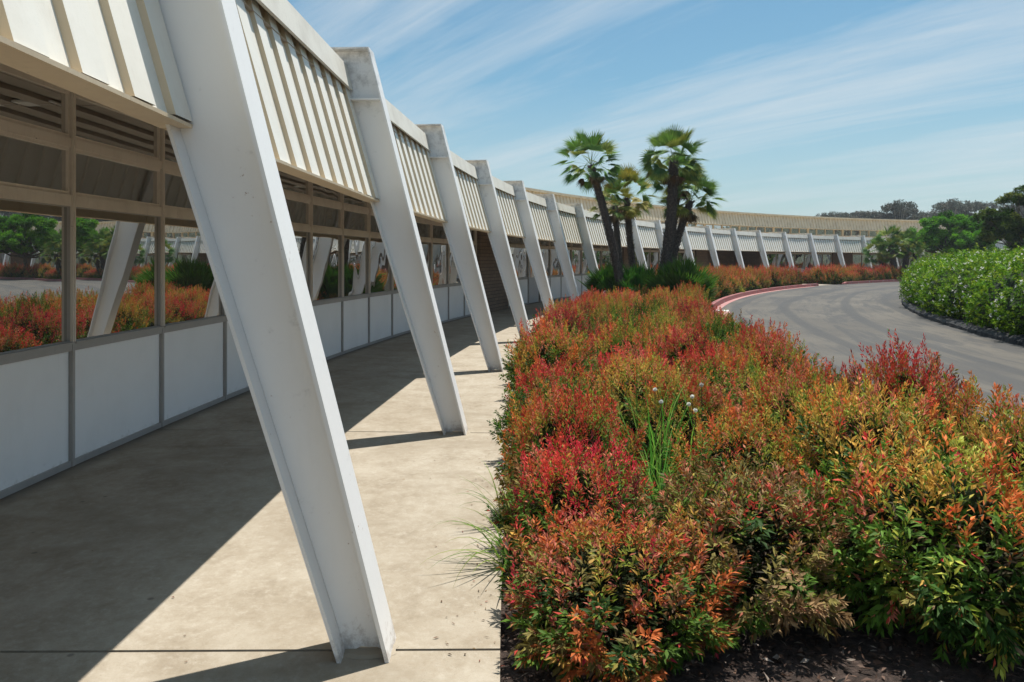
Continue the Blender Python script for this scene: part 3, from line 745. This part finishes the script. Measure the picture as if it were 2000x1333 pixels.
GC=[(.10,.22,.03),(.06,.17,.02),(.17,.27,.05),(.24,.30,.08)]
grass('long green grass blades arching out over the walkway from under the red bush',(-.01,4.15,-.02),26,.55,math.pi,.6,(12,50),(70,125),[(.16,.30,.04),(.10,.24,.03),(.26,.34,.07)])
grass('small grass tuft at the walkway edge just past the arching blades',(-.02,4.75,-.02),12,.45,math.pi,.8,(10,40),(30,90),GC)
GB=[(.07,.26,.03),(.12,.34,.04),(.20,.40,.06)]
grass('upright bright green grass clump growing between the near nandina bushes',(.86,4.75,-.03),90,.80,1.0,3.0,(5,50),(20,110),GB)
grass('bright green grass clump behind the taller clump between the bushes',(1.02,5.35,-.03),60,.95,1.0,3.0,(2,28),(10,80),GB)
grass('leafy green weed clump low between the near nandina bushes',(.78,4.35,-.03),60,.55,1.0,3.0,(5,45),(10,80),GB)
for i,(px,py,Y) in enumerate([(1279,761,4.9),(1291,785,4.75),(1370,752,5.0),(1352,775,4.95),(1358,802,4.8),(1345,790,4.9)]):
    X=(px-1000)*Y/1543.7; Z=1.6-(py-507.4)*Y/1543.7
    t=thing('white_flower',['small white ball flower, leftmost above the green grass','small white ball flower just right of the leftmost one, lower down','small white ball flower, highest and rightmost of the group','small white ball flower in the middle of the right hand group','small white ball flower, lowest of the right hand group','small white ball flower tucked left in the right hand group'][i],'flower',(X,Y,-.03),0,'white ball flowers above the grass')
    g=MB(); g.tube([(0,0,0),(.01,.01,(Z)*.5),(0,0,Z+.03)],[.003,.0025,.002],5); 
    s=g.build('flower_stalk',M['stem'],t)
    q=unit(rnd(90)); cc=np.ones((90,3))*np.array([.9,.9,.85])*RNG.uniform(.7,1.1,(90,1))
    me=leafmesh('flower_head',q*.004+np.array([0,0,Z+.03]),q,unit(rnd(90)),.011,.006,cc,M['leaf'],simple=True); link('flower_head',me,t)

# ------------------------------------------------------------------ palms
def frond(acc,base,d,pet,fan,cols,droop,rg,K=20,spread=115):
    """petiole + fan of narrow blades; appends arrays to acc"""
    d=Vector(d).normalized(); side=d.cross(Vector((0,0,1)))
    if side.length<.05: side=Vector((1,0,0))
    side.normalize(); up=side.cross(d).normalized()
    b=Vector(base); pts=[b]; dd=d.copy()
    for i in range(4):
        dd=(dd+Vector((0,0,-droop*.09))).normalized(); b=b+dd*pet/4; pts.append(b.copy())
    acc['pet'].append([tuple(p) for p in pts])
    roll=rg.uniform(-.9,.9); side=dd.cross(Vector((0,0,1)))
    if side.length<.05: side=Vector((1,0,0))
    side.normalize(); up=side.cross(dd).normalized(); side=(side*math.cos(roll)+up*math.sin(roll)).normalized(); up=side.cross(dd).normalized()
    c0=rg.choice(cols)
    for k in range(K):
        t=math.radians(-spread+2*spread*k/(K-1)); v=(dd*math.cos(t)+side*math.sin(t)).normalized()
        v=(v+up*.22*abs(math.sin(t))+Vector((0,0,-.12*droop))).normalized()
        l=fan*(1-.30*(abs(t)/math.radians(spread))**2)*rg.uniform(.9,1.08)
        acc['P'].append(tuple(b)); acc['D'].append(tuple(v)); acc['N'].append(tuple((up+side*rg.uniform(-.35,.35)).normalized())); acc['L'].append(l); acc['W'].append(.050*fan/.5*rg.uniform(.8,1.2))
        vv=rg.uniform(.75,1.25); acc['C'].append(tuple(x*vv for x in c0)); acc['T'].append(tuple(x*vv for x in (c0[0]*1.5+.03,c0[1]*1.2+.02,c0[2]*1.2)))
def frond_parts(acc,parent,name='crown'):
    A={k:np.array(acc[k]) for k in 'PDNLWCT'}
    me=leafmesh(name,A['P'],A['D'],A['N'],A['L'],A['W'],A['C'],M['palmleaf'],bend=.10,tipC=A['T']); link(name,me,parent)
    bl=[(p,.014,(.10,.15,.04)) for p in acc['pet']]
    link('petioles',ribbon_mesh('petioles',bl,M['palmleaf']),parent)
def newacc(): return {k:[] for k in ['P','D','N','L','W','C','T','pet']}
GRN=[(.075,.17,.035),(.11,.22,.04),(.06,.135,.04),(.22,.27,.05)]; YEL=[(.30,.27,.05),(.22,.25,.045),(.13,.24,.045),(.10,.20,.04)]; DEAD=[(.10,.06,.03),(.16,.10,.05)]
BRG=[(.035,.14,.015),(.05,.20,.02),(.025,.09,.015)]
def palm(label,base,top,rad,crown,seed,cols=GRN,n=34,bendv=(0,0),name='fan_palm',dead=6,group='tall fan palms in the near bed'):
    rg=random.Random(seed); t=thing(name,label,'palm tree',base,0,group)
    b=Vector((0,0,-.05)); e=Vector(top)-Vector(base); g=MB(); pts=[]; rr=[]; ns=14
    for i in range(ns+1):
        u=i/ns; p=b.lerp(e,u)+Vector((bendv[0],bendv[1],0))*math.sin(math.pi*u); pts.append(p); rr.append(rad*(1.12-.22*u)*rg.uniform(.94,1.06))
    g.tube(pts,rr,12)
    H=(e-b).length; nst=int(H*190*(1 if rad>.1 else .6))
    for i in range(nst):     # old leaf bases
        u=(i+rg.random())/nst; f=u*ns; j=min(int(f),ns-1); p=pts[j].lerp(pts[j+1],f-j); ax=(pts[j+1]-pts[j]).normalized(); az=i*2.39996+rg.uniform(-.3,.3)
        x=ax.cross(Vector((.2,.9,.1))).normalized(); y=ax.cross(x); o_=x*math.cos(az)+y*math.sin(az)
        tn=x*-math.sin(az)+y*math.cos(az); q=p+o_*(rr[j]*.93); w=.024*rad/.14*rg.uniform(.7,1.3); l=.085*rad/.14*rg.uniform(.6,1.5)
        tip=q+ax*l+o_*l*rg.uniform(.45,.9)
        n0=len(g.v); g.v+=[tuple(q-tn*w),tuple(q+tn*w),tuple(tip+tn*w*.35),tuple(tip-tn*w*.35),tuple(q+ax*w*1.6)]
        for fc in ((0,1,2,3),(0,3,4),(1,4,2),(3,2,4)): g.f.append(tuple(n0+k for k in fc)); g.m.append(0); g.uv.append([(0,0)]*len(fc))
    g.build('trunk',M['bark'],t)
    acc=newacc()
    n=int(n*1.15)
    for i in range(n):
        u=(i+.5)/n; el=math.radians(84-104*u**.85)+rg.uniform(-.12,.12); az=i*2.39996+rg.uniform(-.25,.25)
        d=(math.cos(az)*math.cos(el),math.sin(az)*math.cos(el),math.sin(el))
        frond(acc,tuple(e+Vector(d)*.06),d,crown*.60*rg.uniform(.8,1.15),crown*.43,cols,.25+u*1.2,rg,K=21,spread=96)
    frond_parts(acc,t)
    if dead:
        acc=newacc()
        for i in range(dead):
            el=math.radians(rg.uniform(-70,-25)); az=rg.uniform(0,6.28); d=(math.cos(az)*math.cos(el),math.sin(az)*math.cos(el),math.sin(el))
            frond(acc,tuple(e+Vector((0,0,-.08))),d,crown*.35,crown*.38,DEAD,1.2,rg,K=12,spread=60)
        A={k:np.array(acc[k]) for k in 'PDNLWCT'}
        link('dead_fronds',leafmesh('dead_fronds',A['P'],A['D'],A['N'],A['L'],A['W'],A['C'],M['palmleaf'],bend=.10),t)
    return t
palm('tall fan palm leaning left with a high airy crown, leftmost of the group',(3.52,24.5,-.04),(2.44,24.5,4.52),.115,1.12,1,n=36,bendv=(.10,0))
palm('short fan palm close behind the left leaning trunk, dark stub of a crown',(3.62,25.6,-.04),(3.32,25.6,3.35),.10,.85,2,YEL,22,dead=9)
palm('slim upright fan palm with a yellowing crown, middle of the group',(4.32,27.0,-.04),(3.92,27.0,3.70),.105,1.10,3,YEL,34,bendv=(-.05,0),dead=8)
palm('tallest thick trunked fan palm right of centre in the group',(4.42,24.4,-.04),(4.99,24.4,4.60),.145,1.12,4,n=38,bendv=(.14,0),dead=4)
palm('fan palm with brown skirt partly hidden behind the tallest thick trunk',(5.05,26.5,-.04),(5.62,26.5,4.25),.10,1.0,5,n=30,dead=14)
palm('curved fan palm leaning right, rightmost of the group',(4.95,25.3,-.04),(5.72,25.3,3.48),.11,1.08,6,n=32,bendv=(-.18,0),dead=7)
def clump(label,loc,h,w,n,seed,cols=BRG):
    rg=random.Random(seed); t=thing('palm_clump',label,'palm clump',loc,0,'leafy palm clumps at the foot of the tall palms'); acc=newacc()
    for i in range(n):
        u=(i+.5)/n; el=math.radians(88-50*u)+rg.uniform(-.1,.1); az=i*2.39996
        d=(math.cos(az)*math.cos(el),math.sin(az)*math.cos(el),math.sin(el)); ln=rg.uniform(.75,1.0)
        frond(acc,(rg.uniform(-.15,.15),rg.uniform(-.15,.15),.05),d,h*.60*ln*(1-.25*u),h*.52*ln,cols,.2,rg,K=18,spread=rg.uniform(38,75))
    frond_parts(acc,t,'fronds')
clump('bright green palm clump at the foot of the left leaning palm, left of its trunk',(3.12,25.3,-.04),1.55,.7,50,11)
clump('bright green palm clump between the left leaning palm and the tallest palm',(3.95,24.9,-.04),1.5,.7,52,12)
clump('large dark green palm clump right of the tallest palm trunk',(5.05,23.6,-.04),1.68,.9,88,13)
clump('small grey green palm clump left of the tallest palm trunk',(4.35,23.5,-.04),.95,.7,24,14,[(.06,.11,.05),(.08,.14,.05)])
FG='small fan palms in the far bed'
def farp(label,bx,tx,ty,Y,crown,rad,seed,n=26):
    k=Y/1543.7; palm(label,((bx-1000)*k,Y,-.04),((tx-1000)*k,Y,1.6+(507.4-ty)*k),rad,crown,seed,GRN,n,name='fan_palm',dead=3,group=FG)
farp('bushy fan palm with a high round crown, second from left in the far bed',1751,1738,474,60,1.35,.17,21,34)
farp('low spreading fan palm leaning left in the far bed',1745,1716,496,61,1.25,.15,22,30)
farp('upright fan palm with a dark trunk in the middle of the far bed',1765,1771,480,59.5,1.25,.18,23,32)
farp('short fan palm leaning right in the far bed beside the green tree',1776,1788,497,60,1.15,.15,24,28)
farp('middle low fan palm crown in the far bed, below the high round one',1752,1742,490,59,1.15,.15,25,28)

# ------------------------------------------------------------------ jasmine hedge
def hedge():
    t=thing('jasmine_hedge','clipped green hedge speckled with white flowers on the island behind the black kerb','hedge',P(63.5,.3),0,world=True)
    a0,a1=-.02,.62
    # profile in (r,z)
    pr=[(64.55,.10),(64.82,.35),(64.88,.75),(64.70,1.15),(64.25,1.42),(63.5,1.56),(62.4,1.60),(61.2,1.58),(60.4,1.3),(60.2,.6)]
    pr=np.array(pr); seg=np.linalg.norm(np.diff(pr,axis=0),axis=1); cum=np.concatenate([[0],np.cumsum(seg)])
    def lump(a,s): 
        x=a*64; return .09*np.sin(x*1.1+1.3*np.sin(s*1.7))+.08*np.sin(x*2.7+s*3.1+1)+.07*np.sin(x*5.9-s*4.3)+.05*np.sin(x*11+s*9)
    def surf(a,s,inset=0.0):
        r=np.interp(s,cum,pr[:,0]); z=np.interp(s,cum,pr[:,1])
        # normal
        e=.05; dr=np.interp(s+e,cum,pr[:,0])-np.interp(s-e,cum,pr[:,0]); dz=np.interp(s+e,cum,pr[:,1])-np.interp(s-e,cum,pr[:,1]); l=np.hypot(dr,dz)+1e-9
        nr,nz=dz/l,-dr/l
        off=lump(a,s)-inset; r2=r+.02-idrop(a)+nr*off; z2=z+nz*off
        X=CX-r2*np.cos(a); Y=CY+r2*np.sin(a)
        nn=np.stack([-nr*np.cos(a),nr*np.sin(a),nz],-1)
        return np.stack([X,Y,z2],-1),nn
    # dark opaque core, added inside the leaves to block see-through
    g=MB(); nA,nS=160,18
    for i in range(nA+1):
        for j in range(nS+1):
            p,_=surf(np.array(a0+(a1-a0)*i/nA),np.array(cum[-1]*j/nS),.16); g.v.append(tuple(float(x) for x in p))
    for i in range(nA):
        for j in range(nS):
            q=i*(nS+1)+j; g.f.append((q,q+1,q+nS+2,q+nS+1)); g.m.append(0); g.uv.append([(0,0)]*4)
    g.build('opaque_core',M['hedgecore'],t)
    # leaf sprigs, denser where the hedge is near
    ns=26000; a=a0+(a1-a0)*RNG.beta(1.2,1.5,ns); s=cum[-1]*RNG.uniform(0,.86,ns)
    p,nn=surf(a,s,.02); p=p+nn*(RNG.normal(0,.05,ns)+np.where(RNG.random(ns)<.07,RNG.uniform(.08,.24,ns),0))[:,None]
    sd=unit(nn*.7+np.array([0,0,.55])+rnd(ns,.35)); k=9
    az=RNG.uniform(0,6.28,(ns,k)); ax=unit(np.cross(sd,np.array([.3,.2,.9]))); ay=np.cross(sd,ax); rad=np.cos(az)[...,None]*ax[:,None]+np.sin(az)[...,None]*ay[:,None]
    tt=RNG.random((ns,k)); base=p[:,None]+sd[:,None]*(.13*(tt-.5))[...,None]; D=unit(sd[:,None]*.6+rad*.8)
    NN=unit(sd[:,None]*.7+np.array([0,0,.6])+rnd(ns*k,.4).reshape(ns,k,3)); L=RNG.uniform(.04,.07,(ns,k))
    pc=np.array([[.13,.31,.012],[.09,.24,.010],[.22,.38,.018],[.04,.12,.008],[.30,.42,.03]])[RNG.choice(5,ns,p=[.3,.27,.2,.13,.10])]
    pv=.98+.25*np.sin(a*64*.9+s*1.3)*np.sin(a*64*2.3+1+s)
    C=pc[:,None]*RNG.uniform(.6,1.3,(ns,k,1))*pv[:,None,None]
    me=leafmesh('leaves',base.reshape(-1,3),D.reshape(-1,3),NN.reshape(-1,3),L.ravel(),L.ravel()*.5,C.reshape(-1,3),M['leaf'],simple=True); link('leaves',me,t)
    # flowers
    nf=3800; a=a0+(a1-a0)*RNG.beta(1.2,1.5,nf); s=cum[-1]*RNG.uniform(.03,.75,nf); cl=np.sin(a*64*1.7+s*2)+RNG.normal(0,.8,nf)>.1; a,s=a[cl],s[cl]
    p,nn=surf(a,s,-.05); nf=len(a); k=6; az=np.arange(k)[None]*2*np.pi/k+RNG.uniform(0,1,(nf,1)); fd=unit(nn+np.array([0,0,.5])+rnd(nf,.4)); ax=unit(np.cross(fd,np.array([.3,.2,.9]))); ay=np.cross(fd,ax); rad=np.cos(az)[...,None]*ax[:,None]+np.sin(az)[...,None]*ay[:,None]
    base=np.repeat(p[:,None],k,1)+rnd(nf*k,.012).reshape(nf,k,3)
    C=np.ones((nf*k,3))*np.array([.93,.92,.84])*RNG.uniform(.8,1.05,(nf*k,1))
    me=leafmesh('flowers',base.reshape(-1,3),unit(rad+fd[:,None]*.5).reshape(-1,3),np.repeat(fd[:,None],k,1).reshape(-1,3),np.full(nf*k,.038),.032,C,M['leaf'],simple=True); o=link('flowers',me,t); o['kind']='stuff'
M['hedgecore']=m_simple('hedge_opaque_core',[(.35,(.010,.018,.006)),(.6,(.03,.055,.012))],18,bs=1,bd=.05)
hedge()

# ------------------------------------------------------------------ trees
def tree(name,label,loc,lobes,nleaf,lsize,cols,trunk,seed,group=None,wood='wood',lm='leaf',flat=.8,branches=True,shell=.45,kscale=1.0):
    lobes=[(x*kscale,y*kscale,1.6+(z-1.6)*kscale,r*kscale) for x,y,z,r in lobes]
    rg=np.random.default_rng(seed); rp=random.Random(seed); t=thing(name,label,'tree',loc,0,group)
    # lobes: (x,y,z,r)
    lb=np.array(lobes,float); w=lb[:,3]**2; w/=w.sum(); li=rg.choice(len(lb),nleaf,p=w)
    # each lobe is itself made of small clumps
    nc=26; cd=unit(rg.normal(0,1,(len(lb),nc,3))); cd[...,2]=np.abs(cd[...,2])*.9-.18; crr=rg.uniform(.55,1.0,(len(lb),nc,1)); cr=rg.uniform(.12,.27,(len(lb),nc))
    ci=rg.integers(0,nc,nleaf); d=unit(rg.normal(0,1,(nleaf,3))); rr=rg.random(nleaf)**shell
    cc=lb[li,:3]+cd[li,ci]*crr[li,ci]*lb[li,3:4]*np.array([1,1,flat])
    p=cc+d*(rr*cr[li,ci]*lb[li,3])[:,None]*np.array([1,1,.75])
    C0=None; D=unit(d*.8+np.array([0,0,.1])+rg.normal(0,.5,(nleaf,3))); NN=unit(np.array([0,0,1.0])+d*.55+rg.normal(0,.5,(nleaf,3)))
    pal=np.array(cols); cpal=rg.integers(0,len(pal),(len(lb),nc)); C=pal[cpal[li,ci]]*rg.uniform(.65,1.35,(nleaf,1))
    L=lsize*rg.uniform(.7,1.3,nleaf); link('crown',leafmesh('crown',p,D,NN,L,L*.5,C,M[lm],simple=True),t)
    g=MB(); g.tube([(0,0,-.1),(trunk[1]*.3,0,trunk[2]*.5),(trunk[1],0,trunk[2])],[trunk[0],trunk[0]*.8,trunk[0]*.6],9,cap=False)
    for l in lb:
        b=Vector((trunk[1],0,trunk[2])); e=Vector(l[:3]); m=b.lerp(e,.5)+Vector((0,0,-.1*(e-b).length)); g.tube([b,m,e],[trunk[0]*.5,trunk[0]*.33,trunk[0]*.1],6)
        if branches:
            for q in range(7):
                f=e+Vector(cd[list(map(tuple,lb)).index(tuple(l)),q]*l[3]*.8); s0=b.lerp(e,.6); g.tube([s0,(s0+f)*.5+Vector((0,0,-.05)),f],[trunk[0]*.2,trunk[0]*.12,trunk[0]*.05],4)
    g.build('trunk',M[wood],t); return t
TG=[(.07,.20,.012),(.11,.27,.016),(.16,.34,.02),(.03,.09,.008)]
tree('round_tree','dense round bright green tree standing behind the jasmine hedge',(35.7,64,.25),
 [(-1.35,0,2.55,.85),(-.8,-.3,3.05,.85),(0,0,3.2,.9),(.8,.2,2.95,.85),(1.4,0,2.5,.8),(-.5,-.8,2.3,.95),(.6,-.8,2.3,.95),(-1.0,.6,2.1,.9),(.2,.7,2.2,1.0),(1.1,-.4,1.9,.75),(1.7,.1,2.9,.75),(1.3,0,3.2,.7),(-1.5,-.2,1.9,.6),(0,-.5,1.9,.8)],
 60000,.15,TG,(.22,.1,1.5),31,flat=.8,kscale=1.68)
TD=[(.065,.12,.016),(.11,.16,.022),(.035,.075,.012),(.17,.20,.035)]
tree('open_crowned_tree','taller dark green loose crowned tree with bare limbs at the right edge',(29.1,45,0),
 [(-.55,0,2.9,.6),(.2,-.1,3.5,.55),(.9,0,3.3,.65),(-.9,-.2,2.3,.55),(-.1,.2,2.4,.6),(.8,-.3,2.4,.65),(1.6,.1,2.9,.7),(-1.0,.1,3.0,.5),(-.6,0,2.6,.7),(-.3,-.3,1.95,.4),(.05,0,3.9,.3),(-.35,0,3.55,.45)],
 38000,.13,TD,(.16,.3,1.7),32,flat=.75,kscale=1.72)
tree('garden_tree','dark green tree beyond the right edge of the jasmine hedge',(33,42,0),
 [(-.9,0,2.7,.8),(0,0,3.5,.9),(1.0,0,2.8,.9),(0,-.7,2.3,.8)],16000,.10,TD,(.14,0,1.5),33)
tree('garden_tree','green tree by the far bed right of the round tree',(44,66,0),
 [(-.9,0,2.3,.9),(0,0,2.8,.9),(1.0,0,2.3,.9)],12000,.12,TG,(.14,0,1.2),34,kscale=1.5)
# eucalyptus on the skyline
EG=[(.105,.12,.095),(.13,.14,.11),(.15,.14,.115),(.09,.105,.085)]  # leaf grey-green, lightened to paint in distance haze
protos=[]
def eu(seed,h,w,lab,X,Y,sc_=1.0,proto=None,rz=0):
    if proto is None:
        rg=random.Random(seed); lob=[]
        nl=9
        for i in range(nl):
            az=rg.uniform(0,6.28); q=rg.uniform(.1,1)*w; lob.append((math.cos(az)*q,math.sin(az)*q,h*rg.uniform(.58,.93),rg.uniform(.16,.27)*h*.75))
        lob.append((0,0,h*.9,h*.14))
        return tree('eucalyptus_tree',lab,(X,Y,0),lob,5200,.30,EG,(.28,rg.uniform(-.6,.6),h*.45),seed,'eucalyptus trees on the skyline behind the roof','euwood','euleaf',.62,branches=False,shell=.6)
    o=proto.copy(); COL.objects.link(o); o.location=(X,Y,0); o.rotation_euler=(0,0,rz); o.scale=(sc_,sc_,sc_); o['label']=lab
    for ch in proto.children:
        c=ch.copy(); COL.objects.link(c); c.parent=o
    return o
EU=[(1607,413,150,'small distant grey green treetop alone above the roof ridge'),(1652,416,150,'low dark treetop at the left end of the skyline row'),(1672,411,155,'low rounded treetop second from the left in the skyline row'),(1692,412,150,'low dense treetop left of the tall cluster'),(1712,410,150,'treetop touching the left side of the tall cluster'),
 (1738,401,152,'left crown of the tall eucalyptus cluster'),(1757,396,150,'tallest crown in the middle of the left skyline cluster'),(1778,402,152,'right crown of the tall eucalyptus cluster'),(1797,412,150,'low treetop between the two skyline clusters'),(1815,411,155,'dark low treetop just above the round green tree'),
 (1835,404,150,'leftmost spreading crown of the right skyline group'),(1855,394,148,'brownish crown behind the round green tree'),(1877,397,150,'small crown beside the brownish one in the right skyline group'),(1903,389,150,'highest crown of the right skyline group'),(1930,392,150,'crown half hidden by the open crowned tree'),(1955,396,150,'crown behind the left limbs of the open crowned tree'),(1985,398,152,'crown behind the open crowned tree near the right edge'),(2015,396,150,'crown just outside the right edge of the skyline'),(2050,394,150,'farthest right crown of the skyline')]
for i,(px,py,Y,lab) in enumerate(EU):
    k=Y/1543.7; H=1.6+(507.4-py)*k; X=(px-1000)*k
    if i<5: protos.append((eu(50+i,12.0,2.6,lab,X,Y),12.0)); o=protos[-1][0]; s=H/12.0; o.scale=(s*1.05,s,s)
    else: o=eu(0,0,0,lab,X,Y,H/12.0,protos[i%5][0],rz=i*1.3)

for i in range(26):
    a_=-.35+i*.062; rad_=rs.uniform(66,92); X=CX-50+rad_*math.cos(a_*1.25)*1.0; Y=-38+i*6.2+rs.uniform(-3,3)
    X=rs.uniform(74,98)
    eu(0,0,0,'tall grey green eucalyptus of the grove reflected in the windows',X,Y,rs.uniform(.85,1.25),protos[i%5][0],rz=i*1.7)
hb=MB(); hb.box((0,0,13),(470,470,14.2)); hm=bpy.data.materials.new('haze_air'); hm.use_nodes=True; hn=hm.node_tree; hn.nodes.clear()
ho=hn.nodes.new('ShaderNodeOutputMaterial'); hv=hn.nodes.new('ShaderNodeVolumePrincipled'); hv.inputs['Color'].default_value=(.86,.92,1,1); hv.inputs['Density'].default_value=.0004; hv.inputs['Anisotropy'].default_value=.2
hn.links.new(hv.outputs[0],ho.inputs['Volume']); tag(hb.build('haze',hm),'thin pale summer haze over the grounds',kind='stuff')
# ------------------------------------------------------------------ world, sun, camera
EL=math.radians(73.6); AZ=math.radians(33)
w=bpy.data.worlds.new('World'); sc.world=w; w.use_nodes=True; nt=w.node_tree; nt.nodes.clear()
out=N(nt,'ShaderNodeOutputWorld'); bg=N(nt,'ShaderNodeBackground'); nt.links.new(bg.outputs[0],out.inputs[0])
sky=N(nt,'ShaderNodeTexSky',sky_type='NISHITA',sun_disc=False); sky.sun_elevation=EL; sky.sun_rotation=AZ; sky.air_density=1.0; sky.dust_density=1.2; sky.ozone_density=1.0
tc=N(nt,'ShaderNodeTexCoord'); sep=N(nt,'ShaderNodeSeparateXYZ'); nt.links.new(tc.outputs['Generated'],sep.inputs[0])
zc=math_(nt,'ADD',math_(nt,'MAXIMUM',sep.outputs[2],0.0),.10)
px=math_(nt,'DIVIDE',sep.outputs[0],zc); py=math_(nt,'DIVIDE',sep.outputs[1],zc)
cmb=N(nt,'ShaderNodeCombineXYZ'); nt.links.new(px,cmb.inputs[0]); nt.links.new(py,cmb.inputs[1])
def cl(rot,scale,s,det,dist,loc=(0,0,0)):
    mp=N(nt,'ShaderNodeMapping',vector_type='TEXTURE'); mp.inputs['Rotation'].default_value=(0,0,rot); mp.inputs['Scale'].default_value=scale; mp.inputs['Location'].default_value=loc; nt.links.new(cmb.outputs[0],mp.inputs[0])
    return noise(nt,mp.outputs[0],s,det,.66,dist)
n1=cl(math.radians(128),(5.5,1.0,1),1.0,13,.55,(2.0,1.0,0)); n2=cl(math.radians(120),(2.4,1.0,1),.45,5,.3); n3=cl(math.radians(133),(7,1,1),4.2,12,.5)
f=math_(nt,'ADD',math_(nt,'MULTIPLY',n1,.62),math_(nt,'ADD',math_(nt,'MULTIPLY',n2,.36),math_(nt,'MULTIPLY',n3,.22)))
cf=ramp(nt,f,[(.55,0),(.64,.40),(.76,1)])
skc=mix(nt,1.0,sky.outputs[0],(.56,.95,1.0),'MULTIPLY')
hz=ramp(nt,sep.outputs[2],[(.0,.62),(.22,.10),(.5,0)])
skc=mix(nt,hz,skc,(5.9,6.4,6.75))
tot=mix(nt,math_(nt,'MULTIPLY',cf,.80),skc,(6.4,6.9,7.2))
nt.links.new(tot,bg.inputs[0]); bg.inputs[1].default_value=.086
s=bpy.data.lights.new('sun','SUN'); s.energy=4.7; s.angle=math.radians(.53); s.color=(1,.955,.88)
so=bpy.data.objects.new('sun',s); COL.objects.link(so)
dv=Vector((math.sin(AZ)*math.cos(EL),math.cos(AZ)*math.cos(EL),math.sin(EL))); so.rotation_euler=dv.to_track_quat('Z','Y').to_euler()
cam=bpy.data.cameras.new('camera'); cam.sensor_width=36; cam.lens=1543.7/2000*36; cam.shift_y=-(666.5-507.4)/2000; cam.clip_end=3000; cam.clip_start=.05
co=bpy.data.objects.new('camera',cam); COL.objects.link(co); co.location=(0,0,1.6); co.rotation_euler=(math.pi/2,0,0); sc.camera=co
sc.view_settings.view_transform='Standard'; sc.view_settings.look='None'; sc.view_settings.gamma=1; sc.view_settings.exposure=0.38
sc.cycles.max_bounces=8; sc.cycles.transparent_max_bounces=8
if 'world_parts' in bld: pass
for o in bpy.data.objects:
    if 'world_parts' in o: del o['world_parts']
